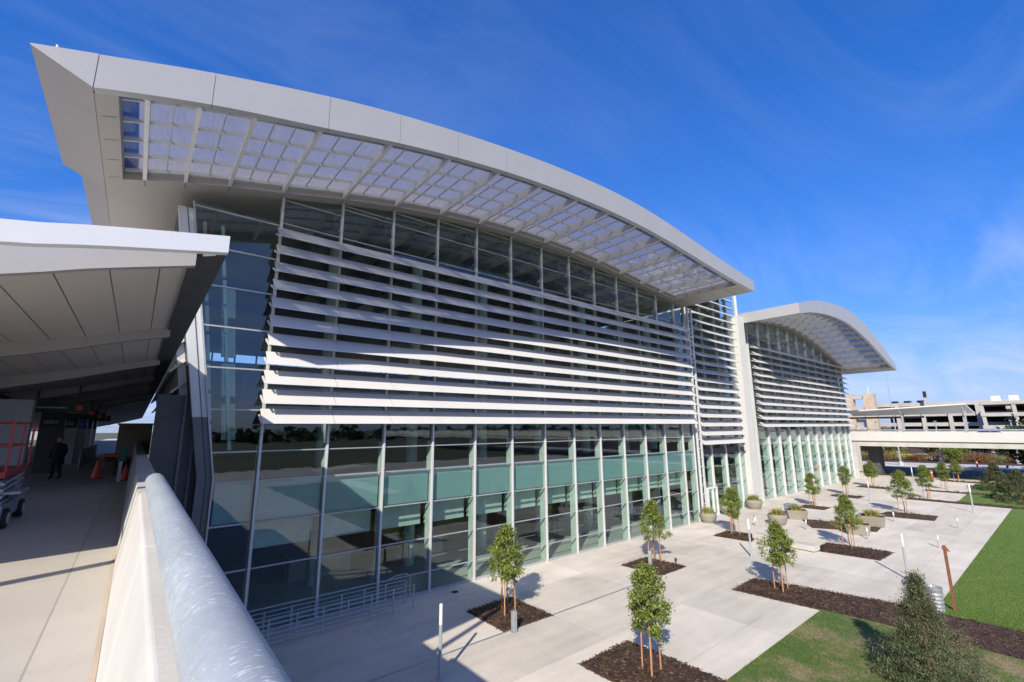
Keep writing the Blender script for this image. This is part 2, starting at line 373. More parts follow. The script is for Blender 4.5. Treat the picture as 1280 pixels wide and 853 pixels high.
def make_roof(par, zb, zt, xl, xr, yf, yw, yback, ox0, ox1, oy0, oy1, joints, beams, rows, tipx=None):
    roof = arch_slab(frange(xl, xr, .5), zb, lambda x: zt(x) - .12, oy1, yback)
    # strips beside the opening
    arch_slab(frange(xl, ox0, .4), zb, lambda x: zt(x) - .12, yf + .3, oy1 - .001, roof)
    arch_slab(frange(ox1, xr, .4), zb, lambda x: zt(x) - .12, yf + .3, oy1 - .001, roof)
    roof = roof.build('roof', 'soffit', par)
    # soffit joints
    j = MB()
    for y in frange(yf + 1.4, oy1 - .2, 1.3):
        for a, b in ((xl + .1, ox0 - .05), (ox1 + .05, xr - .1)):
            xs = frange(a, b, .4)
            for u, v in zip(xs, xs[1:]): j.quad((u, y, zb(u) - .004), (v, y, zb(v) - .004), (v, y + .025, zb(v) - .004), (u, y + .025, zb(u) - .004))
    for x in beams:
        j.quad((x, oy1 + .02, zb(x) - .004), (x + .025, oy1 + .02, zb(x + .025) - .004), (x + .025, yw - .1, zb(x + .025) - .004), (x, yw - .1, zb(x) - .004))
    j.build('soffit_joint', 'joint', roof)
    fa = MB(); js = [xl] + joints + [xr]
    for a, b in zip(js, js[1:]):
        arch_slab(frange(a + .007, b - .007, .45), lambda x: zb(x) - .02, zt, yf, yf + .16, fa)
    fa = fa.build('fascia', 'fascia', par)
    arch_slab(frange(xl + .02, xr - .02, .5), lambda x: zb(x), lambda x: zt(x) - .02, yf + .17, yf + .299).build('fascia_backing', 'steelgrey', fa)
    # white upstand that closes the opening
    for x in beams:
        MB().hexa([(x - .058, yf + .31, zb(x) + .0), (x + .058, yf + .31, zb(x) + .0), (x + .058, oy1 - .01, zb(x) + .0), (x - .058, oy1 - .01, zb(x) + .0),
                   (x - .058, yf + .31, zb(x) + .40), (x + .058, yf + .31, zb(x) + .40), (x + .058, oy1 - .01, zb(x) + .40), (x - .058, oy1 - .01, zb(x) + .40)]).build('canopy_beam', 'mullion', par)
    for y in rows:
        arch_slab(frange(ox0 + .02, ox1 - .02, .5), lambda x: zb(x) + .27, lambda x: zb(x) + .395, y - .026, y + .026).build('canopy_purlin', 'mullion', par)
    arch_slab(frange(ox0 + .01, ox1 - .01, .5), lambda x: zb(x) + .43, lambda x: zb(x) + .445, yf + .32, oy1 - .012).build('canopy_panel', 'panel', par)
    bars = MB(); bb = [ox0] + beams + [ox1]
    for a, b in zip(bb, bb[1:]):
        n = 3 if b - a > 1.9 else (2 if b - a > 1.1 else 1)
        for k in range(1, n):
            x = a + (b - a) * k / n
            bars.hexa([(x - .018, yf + .33, zb(x) + .36), (x + .018, yf + .33, zb(x) + .36), (x + .018, oy1 - .02, zb(x) + .36), (x - .018, oy1 - .02, zb(x) + .36),
                       (x - .018, yf + .33, zb(x) + .428), (x + .018, yf + .33, zb(x) + .428), (x + .018, oy1 - .02, zb(x) + .428), (x - .018, oy1 - .02, zb(x) + .428)])
    bars.build('glazing_bar', 'fascia', par)
    return roof

def louver(par, xs, y0, z, h=.58, d0=.16, d1=.80, t=.07, mat='louver', arms=None):
    mb = MB()
    ny, nz = h, (d1 - d0); L = math.hypot(ny, nz); ny /= L; nz /= L     # outward-up normal (-ny, nz)
    prof = [(y0 - d1, z), (y0 - d0, z + h), (y0 - d0 + t * .25, z + h - .03), (y0 - (d0 + d1) / 2 + ny * t, z + h / 2 - nz * t), (y0 - d1 + .03, z - .035), (y0 - d1 - .012, z - .03)]
    for a, b in zip(xs, xs[1:]):
        mb.loft([[(x, p[0], p[1]) for p in prof] for x in (a + .012, b - .012)])
    o = mb.build('louver', mat, par)
    br = MB()
    for x in (arms or xs):
        br.hexa([(x - .03, y0 - d1 + .12, z - .03), (x + .03, y0 - d1 + .12, z - .03), (x + .03, y0 - .05, z + h * .45), (x - .03, y0 - .05, z + h * .45),
                 (x - .03, y0 - d1 + .12, z + .01), (x + .03, y0 - d1 + .12, z + .01), (x + .03, y0 - .05, z + h * .45 + .09), (x - .03, y0 - .05, z + h * .45 + .09)])
    br.build('bracket', 'mullion', o)
    return o

def lattice(x0, x1, y, bars, top, st=.018):
    # one connected grid of stiles and bars, thickened by a modifier
    cols = [x0, x0 + st, x1 - st, x1]; rows = [(0, .11, True)]; z = .11
    for b in bars: rows += [(z, b - .022, False), (b - .022, b + .022, True)]; z = b + .022
    rows += [(z, top - .05, False), (top - .05, top, True)]
    zz = [r[0] for r in rows] + [rows[-1][1]]; mb = MB(); nx = 4
    vs = [(x, y, z_) for z_ in zz for x in cols]
    fs = []
    for j, r in enumerate(rows):
        for i in range(3):
            if r[2] or i != 1: fs.append((j * nx + i, j * nx + i + 1, (j + 1) * nx + i + 1, (j + 1) * nx + i))
    return mb.add(vs, fs)

def facade(par, mx, y, ztop, transoms, glassm='glass', fin=.16, mw=.045, spandrel=None, inner=.42, finz0=0):
    for i, x in enumerate(mx):
        zt = ztop(x) - .01
        mb = MB().box(x - mw, x + mw, y - fin, y + .06, finz0, zt)
        mb.box(x - .028, x + .028, y + .061, y + .10, finz0, zt)
        m = mb.build('mullion', 'mullion', par)
        # lattice fin behind the glass
        fb = MB()
        fb.box(x - .045, x + .045, y + inner - .12, y + inner, 0, 7.2)
        fb.box(x - .03, x + .03, y + .102, y + inner - .121, 0, 7.2)
        for z in frange(16.4, zt - .5, .9) if zt > 17.2 else []: fb.box(x - .03, x + .03, y + .102, y + inner - .121, z, z + .16)
        fb.build('stiffening_fin', 'fin', m)
    for a, b in zip(mx, mx[1:]):
        xs = frange(a + .056, b - .056, .9)
        mb = MB(); mb.loft([[(x, y - .012, .12), (x, y + .012, .12), (x, y + .012, ztop(x) - .02), (x, y - .012, ztop(x) - .02)] for x in xs])
        g = mb.build('window', glassm, par)
        lattice(a + .05, b - .05, y + .005, [z for z in transoms if z < ztop((a + b) / 2) - .4], min(ztop(a), ztop(b)) - .03).build('frame', 'steelgrey', g).modifiers.new('solid', 'SOLIDIFY').thickness = .09
        if spandrel:
            MB().box(a + .12, b - .12, y + .10, y + .16, spandrel[0], spandrel[1]).build('spandrel_panel', 'spandrel', par)
            MB().box(a + .14, b - .14, y + .75, y + .9, 3.05, 4.2).build('bulkhead', 'fin', par)

hall = thing('terminal_hall', 'near glass terminal hall under the large arched grey roof, eleven pale louvers across its facade', 'terminal', (20, 21, 0))
hall_off = Vector((20, 21, 0))
class Off:      # parts are written in world coordinates; parenting keeps them there
    pass
_build = MB.build
def build(s, name, mat, parent=None, **kw):
    if parent is not None:
        r = parent
        off = Vector((0, 0, 0))
        while r is not None: off += Vector(r.location); r = r.parent
        if off.length > 1e-6 and getattr(MB, 'world', True): s.v = [tuple(Vector(v) - off) for v in s.v]
    return _build(s, name, mat, parent, **kw)
MB.build = build

beams1 = [-.8, .4, 1.85, 3.85] + [6.45 + 2.645 * i for i in range(11)]
joints1 = [-1.68, .66] + [4.0 + 2.645 * i for i in range(13)]
make_roof(hall, ZB, ZT, -1.88, 37.6, YF, YW, 52, -1.40, 35.3, YF + .3, 20.55, [j for j in joints1 if j > -1.5], beams1, [15.75, 16.95, 18.15, 19.3, 20.42])
# pointed left end of the roof
tip = MB(); tip.loft([[(-3.1, YF, 17.19), (-3.1, YF + .3, 17.19), (-3.1, 21.5, 17.19)][0:3] + [(-3.09, 21.5, 17.21), (-3.09, YF, 17.21)],
                     [(-1.885, YF, 16.60), (-1.885, YF + .3, 16.60), (-1.885, 21.5, 16.60), (-1.885, 21.5, 17.58), (-1.885, YF, 17.58)]])
tip.loft([[(-2.62, 21.51, 17.1), (-2.62, 52, 17.1), (-2.62, 52, 17.2), (-2.62, 21.51, 17.2)], [(-1.885, 21.51, 16.60), (-1.885, 52, 16.60), (-1.885, 52, 17.5), (-1.885, 21.51, 17.5)]])
tip.build('roof_tip', 'soffit', hall)
MB().hexa([(-3.1, YF - .012, 17.17), (-1.885, YF - .012, 16.595), (-1.885, YF - .002, 16.595), (-3.1, YF - .002, 17.17), (-3.1, YF - .012, 17.2), (-1.885, YF - .012, 17.6), (-1.885, YF - .002, 17.6), (-3.1, YF - .002, 17.2)]).build('fascia_end', 'fascia', hall)
MB().tube((-2.7, 15.2, 17.2), (-2.7, 15.2, 17.62), .03).build('roof_finial', 'white', hall)
TR1 = [.95, 2.5, 4.2, 5.8, 6.95, 8.6, 10.25, 11.9, 13.55, 15.15, 16.75, 18.3]
facade(hall, MX, YW, ZB, [.95, 2.5, 4.2, 5.8, 6.95, 16.9, 18.4], spandrel=(4.25, 5.75))
# raked corner bay at the deck end
def edge(z): return 2.5 if z < 6 else 2.5 - (z - 6) * .159
g = MB(); zs = [0.12, 3, 6, 9, 12, 15, 16.9]
g.loft([[(edge(z), YW - .012, z), (3.944, YW - .012, z), (3.944, YW + .012, z), (edge(z), YW + .012, z)] for z in zs])
g = g.build('window', 'glass', hall)
t = MB()
for z in TR1[:-1]: t.box(edge(z) + .03, 3.94, YW - .06, YW + .05, z - .03, z + .03)
for z0, z1 in zip(zs, zs[1:]):
    t.hexa([(edge(z0) - .03, YW - .08, z0), (edge(z0) + .03, YW - .08, z0), (edge(z0) + .03, YW + .06, z0), (edge(z0) - .03, YW + .06, z0), (edge(z1) - .03, YW - .08, z1), (edge(z1) + .03, YW - .08, z1), (edge(z1) + .03, YW + .06, z1), (edge(z1) - .03, YW + .06, z1)])
t.hexa([(2.1, YW - .05, 6), (2.15, YW - .05, 6), (2.15, YW + .05, 6), (2.1, YW + .05, 6), (1.45, YW - .05, 16.8), (1.5, YW - .05, 16.8), (1.5, YW + .05, 16.8), (1.45, YW + .05, 16.8)]) if False else None
t.build('frame', 'steelgrey', g)
MB().box(2.62, 3.88, YW + .10, YW + .16, 4.25, 5.75).build('spandrel_panel', 'spandrel', hall)
# fine inner fins seen through the corner glass
for x0 in (2.05, 2.45, 3.1):
    fb = MB()
    for z in frange(7, 15.4, 1.2):
        s_ = -(z - 6) * .12
        fb.hexa([(x0 + s_, YW + .7, z), (x0 + s_ + .12, YW + .7, z), (x0 + s_ + .12, YW + 1.0, z), (x0 + s_, YW + 1.0, z), (x0 + s_ - .12, YW + .7, z + 1.05), (x0 + s_, YW + .7, z + 1.05), (x0 + s_, YW + 1.0, z + 1.05), (x0 + s_ - .12, YW + 1.0, z + 1.05)])
    fb.build('stiffening_fin', 'fin', hall)
for x0, zz in ((2.75, ((7.4, 8.9), (9.2, 10.6), (10.9, 12.2), (12.6, 13.9))),):
    for z0, z1 in zz: MB().hexa([(x0 - (z0 - 8) * .09, 22.6, z0), (x0 + .5 - (z0 - 8) * .09, 22.6, z0), (x0 + .5 - (z0 - 8) * .09, 22.9, z0), (x0 - (z0 - 8) * .09, 22.9, z0), (x0 - (z1 - 8) * .09, 22.6, z1), (x0 + .5 - (z1 - 8) * .09, 22.6, z1), (x0 + .5 - (z1 - 8) * .09, 22.9, z1), (x0 - (z1 - 8) * .09, 22.9, z1)]).build('interior_panel', 'fin', hall)
# pale corner strip + inclined side wall with its own louvers
cp = MB(); zs = [8.3, 9, 12, 15, 16.6]
cp.loft([[(edge(z) - .52, YW + .02, z), (edge(z) - .032, YW + .02, z), (edge(z) - .032, YW + .4, z), (edge(z) - .52, YW + .4, z)] for z in zs])
cp.build('corner_panel', 'mullion', hall)
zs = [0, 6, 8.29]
cd_ = MB(); cd_.loft([[(edge(z) - .52, YW + .02, z), (edge(z) - .032, YW + .02, z), (edge(z) - .032, YW + .4, z), (edge(z) - .52, YW + .4, z)] for z in zs]); cd_.build('corner_panel_shaded', 'darkgrey', hall)  # lower run of the corner panel, its shade painted in as dark grey
zs = [0, 6, 9, 12, 15, 16.6]
cr = MB()
for k, dx in enumerate((.30,)):
    cr.loft([[(edge(z) - .52 + dx - .012, YW + .0, z), (edge(z) - .52 + dx + .012, YW + .0, z), (edge(z) - .52 + dx + .012, YW + .019, z), (edge(z) - .52 + dx - .012, YW + .019, z)] for z in zs])
cr.build('corner_joint', 'joint', hall)
sw = MB(); sw.loft([[(edge(z) - .5, YW + .41, z), (edge(z) - .5, 52, z), (edge(z) - .3, 52, z), (edge(z) - .3, YW + .41, z)] for z in zs]); sw.build('side_wall', 'dark', hall)
for k in range(7):
    z = 9.3 + k * .82; x = edge(z) - .5
    MB().hexa([(x - .62, 22.4, z), (x - .55, 22.4, z - .05), (x - .55, 50, z - .05), (x - .62, 50, z), (x - .12, 22.4, z + .5), (x - .08, 22.4, z + .44), (x - .08, 50, z + .44), (x - .12, 50, z + .5)]).build('side_louver', 'louver', hall)
sc = MB()
for y in frange(22.6, 48, 2.0): sc.loft([[(edge(z) - .8, y, z), (edge(z) - .52, y, z), (edge(z) - .52, y + .1, z), (edge(z) - .8, y + .1, z)] for z in (9, 12, 16)])
sc.build('side_fin', 'mullion', hall)
# louvers on the main facade
for k in range(11): louver(hall, [3.82] + MX[1:13] + [37.0], YW - .16, 8.07 + k * .79)
# lattice post at the far end
lp = MB()
for x in (37.75, 38.35):
    lp.box(x - .07, x + .07, YW - .35, YW - .21, 0, 18.5)
for z in frange(.6, 18, .75): lp.box(37.82, 38.28, YW - .31, YW - .25, z, z + .07)
lp.build('lattice_post', 'mullion', hall)
# interior
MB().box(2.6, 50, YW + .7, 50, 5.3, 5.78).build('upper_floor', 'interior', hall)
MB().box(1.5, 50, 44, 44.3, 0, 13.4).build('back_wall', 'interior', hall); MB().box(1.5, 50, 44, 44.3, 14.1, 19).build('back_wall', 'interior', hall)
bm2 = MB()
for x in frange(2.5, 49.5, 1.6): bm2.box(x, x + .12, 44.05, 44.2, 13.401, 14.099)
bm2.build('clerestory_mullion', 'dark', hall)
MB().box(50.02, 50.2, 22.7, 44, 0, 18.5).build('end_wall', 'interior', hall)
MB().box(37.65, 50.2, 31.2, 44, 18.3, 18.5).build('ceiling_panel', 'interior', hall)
MB().box(2.6, 49.5, YW + .2, 44, -.05, .02).build('ground_floor', 'pale_floor', hall)
for x in MX[1::2]:
    MB().tube((x + 1.3, 26, 0), (x + 1.3, 26, 18.4), .35, n=14).build('interior_column', 'fin', hall)
for x in MX[1:-1]:
    MB().hexa([(x - .1, YW + .9, ZB(x) - .7), (x + .1, YW + .9, ZB(x) - .7), (x + .1, 43, ZB(x) - .9), (x - .1, 43, ZB(x) - .9), (x - .1, YW + .9, ZB(x) - .03), (x + .1, YW + .9, ZB(x) - .03), (x + .1, 43, ZB(x) - .03), (x - .1, 43, ZB(x) - .03)]).build('rafter', 'ceiling', hall)
for x0, x1, z0, z1, y in ((5, 11, 9.5, 11.6, 34), (14, 22, 9.0, 11, 35), (25, 33, 9.2, 11.4, 34)):
    MB().box(x0, x1, y, y + .3, z0, z1).build('interior_screen', 'blue_glow', hall)
for x in (7, 13, 19, 25, 31):
    MB().box(x, x + 3.2, 27, 28.2, 0, 1.1).build('counter', 'furniture', hall)
# dark screen wall between the deck and the hall corner
scr = thing('screen_wall', 'dark grey ribbed panel wall standing between the deck barrier and the glass hall corner', 'wall', (1.3, 21.9, 0))
MB().box(.50, 1.99, 21.85, 22.0, 0, 9.15).build('wall_panel', 'dark', scr)
rb = MB()
for x in (1.35, 1.72): rb.box(x, x + .09, 21.74, 21.849, 0, 9.15)
rb.build('rib', 'darkgrey', scr)

# ------------------------------------------------------------------ link tower
tw = thing('link_tower', 'narrow glass tower wrapped in pale louvers, standing between the two arched halls', 'tower', (44, 22, 0))
TY = 21.95; TX = [38.95, 41.75, 44.5, 47.3]
TZ = lambda x: 23.4
facade(tw, TX + [49.9], TY, TZ, [2.5, 4.15, 6.2, 8, 9.8, 11.6, 13.4, 15.2, 17, 18.8, 20.6, 22.4], 'tower_glass', mw=.06, fin=.2)
for k in range(21): louver(tw, [39.1, 41.75, 44.5, 47.4], TY - .2, 6.25 + k * .80, h=.5, d1=.85)
MB().box(38.6, 49.9, TY - .05, 31, 23.41, 23.7).build('roof', 'fascia', tw)
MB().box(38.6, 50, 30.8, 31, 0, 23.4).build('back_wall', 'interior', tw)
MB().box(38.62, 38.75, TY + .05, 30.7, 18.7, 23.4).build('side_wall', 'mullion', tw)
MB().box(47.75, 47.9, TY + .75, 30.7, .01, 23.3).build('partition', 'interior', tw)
dr = MB()
for x in (40.0, 40.9, 41.6): dr.box(x - .07, x + .07, TY - .42, TY - .22, 0, 2.3)
dr.box(39.93, 41.67, TY - .42, TY - .22, 2.301, 2.46); dr.box(39.93, 41.67, TY - .44, TY - .2, .0, .1)
dr = dr.build('door', 'white', tw)
MB().box(40.08, 41.52, TY - .34, TY - .31, .1, 2.3).build('pane', 'tower_glass', dr)
fr = MB()
for x in (34.95, 36.9): fr.box(x - .14, x + .14, 22.3, 22.6, 19.2, 23.5)
for z in (21.3, 23.3): fr.box(34.85, 38.6, 22.35, 22.55, z, z + .18)
for y in (24.5, 27): fr.box(34.85, 38.6, y, y + .2, 23.3, 23.48)
fr.build('rooftop_frame', 'mullion', tw)

pc = thing('white_pier', 'tall plain white pier rising between the louvered tower and the far arched hall', 'pier', (49.6, 22.1, 0))
MB().hexa([(48.5, 21.4, 0), (50.05, 21.4, 0), (50.05, 22.6, 0), (48.5, 22.6, 0), (48.9, 21.4, 19.6), (50.4, 21.4, 19.6), (50.4, 22.6, 19.6), (48.9, 22.6, 19.6)]).build('pier_shaft', 'bridge_paint', pc)
MB().box(49.9, 50.02, 21.98, 22.1, 19.6, 23.4).build('corner_post', 'white', pc)

# ------------------------------------------------------------------ the far hall
wing = thing('far_terminal_hall', 'farther glass hall under the smaller arched roof, joined to the elevated roadway', 'terminal', (69, 22.4, 0))
W0 = 52.9; WX = [W0 + 3.03 * i for i in range(11)] + [85.4]
YW2, YF2 = 22.45, 15.9
ZT2 = interp(smoothtab([(50.6, 20.05), (54, 20.85), (58, 21.5), (62, 21.85), (66, 21.98), (70, 21.75), (74, 21.1), (78, 20.2), (82, 18.95), (85, 17.85), (88.2, 16.6)]))
ZB2 = interp(smoothtab([(50.6, 18.98), (54, 19.6), (58, 20.05), (62, 20.25), (66, 20.2), (70, 19.75), (74, 19.05), (78, 18.15), (82, 17.15), (85, 16.45), (88.2, 15.9)]))
make_roof(wing, ZB2, ZT2, 50.6, 88.0, YF2, YW2, 45, 51.6, 86.2, YF2 + .3, 21.8, [50.6 + 3.4 * i for i in range(1, 11)], [53.5 + 2.2 * i for i in range(15)], [16.9, 18.1, 19.3, 20.5, 21.6])
MB().hexa([(50.42, YF2, 18.96), (50.59, YF2, 18.96), (50.59, 45, 18.96), (50.42, 45, 18.96), (50.42, YF2, 20.05), (50.59, YF2, 20.05), (50.59, 45, 20.05), (50.42, 45, 20.05)]).build('end_fascia', 'fascia', wing)
facade(wing, WX, YW2, ZB2, [1.0, 2.6, 4.2, 5.8, 7.2, 16.8, 18.4], 'tower_glass', mw=.075, fin=.22, inner=.7)
for k in range(12): louver(wing, [53.2] + WX[2:11] + [84.7], YW2 - .22, 7.75 + k * .79, h=.5, d1=.85)
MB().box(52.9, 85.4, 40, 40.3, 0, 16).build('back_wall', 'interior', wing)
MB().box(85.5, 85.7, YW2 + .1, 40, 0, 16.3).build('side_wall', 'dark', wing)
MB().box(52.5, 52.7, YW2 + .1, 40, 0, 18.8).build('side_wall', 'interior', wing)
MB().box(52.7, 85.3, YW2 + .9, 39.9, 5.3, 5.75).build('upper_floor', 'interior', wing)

# ------------------------------------------------------------------ ground, plaza, lawns, road
def sheet(name, pts, z, mat, sub=0):
    mb = MB(); mb.add([(x, y, z) for x, y in pts], [tuple(range(len(pts)))]); return tag(mb.build(name, mat), kind='structure')
sheet('ground', [(-2500, -2500), (2500, -2500), (2500, 2500), (-2500, 2500)], -.03, 'ground')
sheet('plaza', [(-8, 23.6), (-8, -60), (94, -60), (94, 10), (92.5, 24.2), (86, 23.6)], 0, 'plaza')
sheet('lower_road', [(94.2, 60), (95.5, 14), (100, -120), (124, -120), (117.5, 8), (110, 60)], .0, 'asphalt')
for x0, y0, x1, y1 in ((103, 26, 103.8, 12), (104.5, 8, 105.8, -12)): pass
sheet('far_pavement', [(110.4, 60), (118, 8), (124.4, -120), (137, -120), (131, 8), (121, 60)], .01, 'kerb')
sheet('shrub_bed', [(121.4, 60), (131.4, 8), (137.4, -120), (400, -120), (400, 60)], .005, 'mulch')
kb = MB(); kb.loft([[(110.0, 60, 0), (110.4, 60, 0), (110.4, 60, .15), (110.0, 60, .15)], [(117.5, 8, 0), (117.9, 8, 0), (117.9, 8, .15), (117.5, 8, .15)], [(124, -120, 0), (124.4, -120, 0), (124.4, -120, .15), (124, -120, .15)]])
tag(kb.build('kerb', 'kerb'), kind='structure')
sheet_holder = None
ln = MB()
for a, b in (((97.3, 40), (101.8, -60)),):
    for t in frange(0, 1, .04):
        x = a[0] + (b[0] - a[0]) * t; y = a[1] + (b[1] - a[1]) * t
        ln.quad((x, y, .006), (x + .14, y, .006), (x + .24, y - 1.6, .006), (x + .10, y - 1.6, .006))
for t in range(1): ln.quad((108.6, 60, .006), (108.75, 60, .006), (116.2, 8, .006), (116.05, 8, .006))
tag(ln.build('road_marking', 'paint'), kind='structure')
near_lawn = [(14.9, 8.1), (23.85, 8.15), (24.02, 4), (24.02, -30), (14.9, -30)]
sheet('near_lawn', near_lawn, .03, 'lawn_dry')
sheet('side_lawn', [(27.05, 5.0), (64.6, 5.0), (64.9, -30), (27.05, -30)], .03, 'lawn')
sheet('corner_lawn', [(66.4, 8.9), (74.3, 9.1), (74.5, -30), (66.4, -30)], .03, 'lawn')
sheet('end_lawn', [(76.0, 9.3), (89.4, 9.6), (89.5, -30), (76.0, -30)], .03, 'lawn')
tr = MB().box(4.5, 23, 15.22, 15.32, .002, .006); tag(tr.build('trench_drain', 'galv'), kind='structure')
dc = MB().lathe([(.17, 0.002), (.17, .012)], (12.9, 20.3, 0)); tag(dc.build('floor_drain', 'black'), 'dark round drain cover let into the paving by the glass', 'drain cover')

from mathutils import noise as mn
def mulch(pts_quad, step=.09):
    (a, b, c, d) = [Vector((x, y, 0)) for x, y in pts_quad]
    nu = max(2, int((b - a).length / step)); nv = max(2, int((d - a).length / step))
    mb = MB(); vs = []; fs = []
    for j in range(nv + 1):
        for i in range(nu + 1):
            u = i / nu; v = j / nv; p = a.lerp(b, u).lerp(d.lerp(c, u), v)
            e = min(i, nu - i, j, nv - j)
            h = .006 if e == 0 else .012 + .035 * mn.noise(p * 2.2) + random.uniform(0, .045) + min(e, 6) * .006
            vs.append((p.x + random.uniform(-.02, .02) * (e > 0), p.y + random.uniform(-.02, .02) * (e > 0), max(h, .005)))
    for j in range(nv):
        for i in range(nu): k = j * (nu + 1) + i; fs.append((k, k + 1, k + nu + 2, k + nu + 1))
    mb.add(vs, fs); return tag(mb.build('mulch_bed', 'mulch'), kind='structure')
BEDS = [[(12.0, 15.3), (14.55, 15.2), (14.55, 18.0), (12.0, 17.95)], [(22.6, 15.2), (25.1, 15.2), (24.95, 17.8), (22.5, 17.75)],
        [(12.4, 6.0), (15.2, 6.0), (15.05, 11.75), (12.4, 11.75)], [(24.0, -12), (27.1, -12), (27.1, 6.2), (23.9, 6.2)], [(23.9, 6.2), (27.1, 6.2), (25.8, 11.85), (23.35, 11.75)],
        [(33.6, 15.3), (35.9, 15.9), (35.7, 18.0), (33.4, 17.9)], [(34.7, 8.5), (37.5, 8.4), (37.1, 11.9), (34.3, 11.9)],
        [(41.6, 14.2), (43.6, 10.6), (46.3, 10.8), (45.0, 16.2)], [(52.0, 8.6), (55.1, 8.8), (54.6, 12.2), (51.2, 12.6)],
        [(51.0, 16.2), (53.2, 16.2), (53.2, 18.5), (50.9, 18.5)], [(61.6, 16.2), (64.0, 16.1), (64.0, 18.9), (61.6, 18.9)],
        [(73, 16.2), (75.4, 16.2), (75.4, 19.3), (73, 19.3)], [(64.5, -30), (66.5, -30), (66.5, 12.9), (64.8, 12.9)],
        [(74.4, -30), (76.1, -30), (76.1, 13), (74.6, 13)], [(89.0, 0), (91, 0), (91, 13.4), (89, 13.4)]]
for q in BEDS: mulch(q, .09 if q[0][0] < 40 else .25)

def blade(mb, x, y, z, h, lean, wd):
    a = random.uniform(0, 6.28); dx, dy = math.cos(a), math.sin(a); b = random.uniform(0, 6.28)
    lx, ly = math.cos(b) * lean, math.sin(b) * lean
    mb.add([(x - dx * wd, y - dy * wd, z), (x + dx * wd, y + dy * wd, z), (x + lx, y + ly, z + h)], [(0, 1, 2)])
gb = MB()
def on_bed(x, y): return False
for _ in range(13000):
    x = random.uniform(14.92, 23.7); y = 8.1 - random.random() ** 1.2 * 9
    n = mn.noise(Vector((x * .55, y * .55, 3)))
    if n > .12 and random.random() < .8: continue
    blade(gb, x, y, .03, random.uniform(.03, .085), .04, .008)
for _ in range(42000):
    x = 27.2 + random.random() ** 1.5 * 30; y = 5.0 - random.random() * 5.5
    blade(gb, x, y, .03, random.uniform(.03, .07), .035, .009)
tag(gb.build('grass', 'grassblade'), kind='stuff')
tf = MB()
for q in BEDS:
    xs = [p[0] for p in q]; ys = [p[1] for p in q]
    area = (max(xs) - min(xs)) * (max(ys) - min(ys))
    for _ in range(int(area * 1.8)):
        u, v = random.random(), random.random()
        p = Vector((*q[0], 0)).lerp(Vector((*q[1], 0)), u).lerp(Vector((*q[3], 0)).lerp(Vector((*q[2], 0)), u), v)
        for k in range(14): blade(tf, p.x + random.uniform(-.06, .06), p.y + random.uniform(-.06, .06), .04, random.uniform(.08, .24), .16, .006 if p.x < 40 else .014)
tag(tf.build('bed_grass', 'drygrass'), kind='stuff')

ch_ = MB()
for q in BEDS:
    if q[0][0] > 40: continue
    xs = [p[0] for p in q]; ys = [p[1] for p in q]
    for _ in range(int((max(xs) - min(xs)) * (max(min(ys), -3) * 0 + max(ys) - max(min(ys), -3)) * 260)):
        u, v = random.uniform(-.012, 1.012), random.uniform(-.012, 1.012)
        p = Vector((*q[0], 0)).lerp(Vector((*q[1], 0)), u).lerp(Vector((*q[3], 0)).lerp(Vector((*q[2], 0)), u), v)
        if p.y < -3: continue
        inside = min(u, v, 1 - u, 1 - v)
        z = .012 if inside < .02 else random.uniform(.05, .11)
        r_ = Matrix.Rotation(random.uniform(0, 6.28), 3, 'Z') @ Matrix.Rotation(random.uniform(-.7, .7), 3, 'X')
        l = random.uniform(.025, .06); b = l * .35
        ch_.add([(p.x, p.y, z) + Vector((0, 0, 0)) if False else tuple(Vector((p.x, p.y, z)) + r_ @ Vector(k)) for k in ((-l, -b, 0), (l, -b, .004), (l, b, 0), (-l, b, .006))], [(0, 1, 2, 3)])
tag(ch_.build('mulch_chips', 'chips'), kind='stuff')

# ------------------------------------------------------------------ trees
MB.world = False
def leaves(n, shape, size, seed, wid=.32, clump=None):
    rnd = random.Random(seed); mb = MB()
    cl = [shape(rnd) for _ in range(clump)] if clump else None
    for _ in range(n):
        if cl:
            c = Vector(rnd.choice(cl)); g = .15 if clump > 60 else .22
            p = c + Vector((rnd.gauss(0, g), rnd.gauss(0, g), rnd.gauss(0, g * .8))) * cl_scale[0]
        else: p = Vector(shape(rnd))
        s = size * rnd.uniform(.6, 1.3)
        q = Matrix.Rotation(rnd.uniform(0, 6.28), 3, 'Z') @ Matrix.Rotation(rnd.uniform(-1.1, 1.1), 3, 'X')
        vs = [p + q @ Vector(v) * s for v in ((0, -.5, 0), (wid, 0, .06), (0, .6, 0), (-wid, 0, .06))]
        mb.add(vs, [(0, 1, 2, 3)])
    return mb
cl_scale = [1.0]
def young_shape(z0, z1, r, asym=0):
    def f(rnd):
        t = rnd.random() ** .9
        z = z0 + (z1 - z0) * t
        prof = math.sin(math.pi * min(1, (t * .82 + .16))) ** .8
        rr = r * prof * math.sqrt(rnd.random()) * (1 + .25 * math.sin(5 * t + asym))
        a = rnd.uniform(0, 6.28)
        rr *= 1 + .22 * math.sin(3 * a + asym + 4 * t)
        return (rr * math.cos(a), rr * math.sin(a), z)
    return f
def branchy(mb, z0, z1, r, n, seed, r0):
    rnd = random.Random(seed)
    for k in range(n):
        t = (k + .5) / n; z = z0 + (z1 - z0) * t * .8; a = k * 2.4 + rnd.uniform(-.4, .4); l = r * (1 - t * .6) * .8
        mb.tube((0, 0, z), (l * math.cos(a), l * math.sin(a), z + l * .9), r0 * (1 - t * .6), r0 * .25, 6)
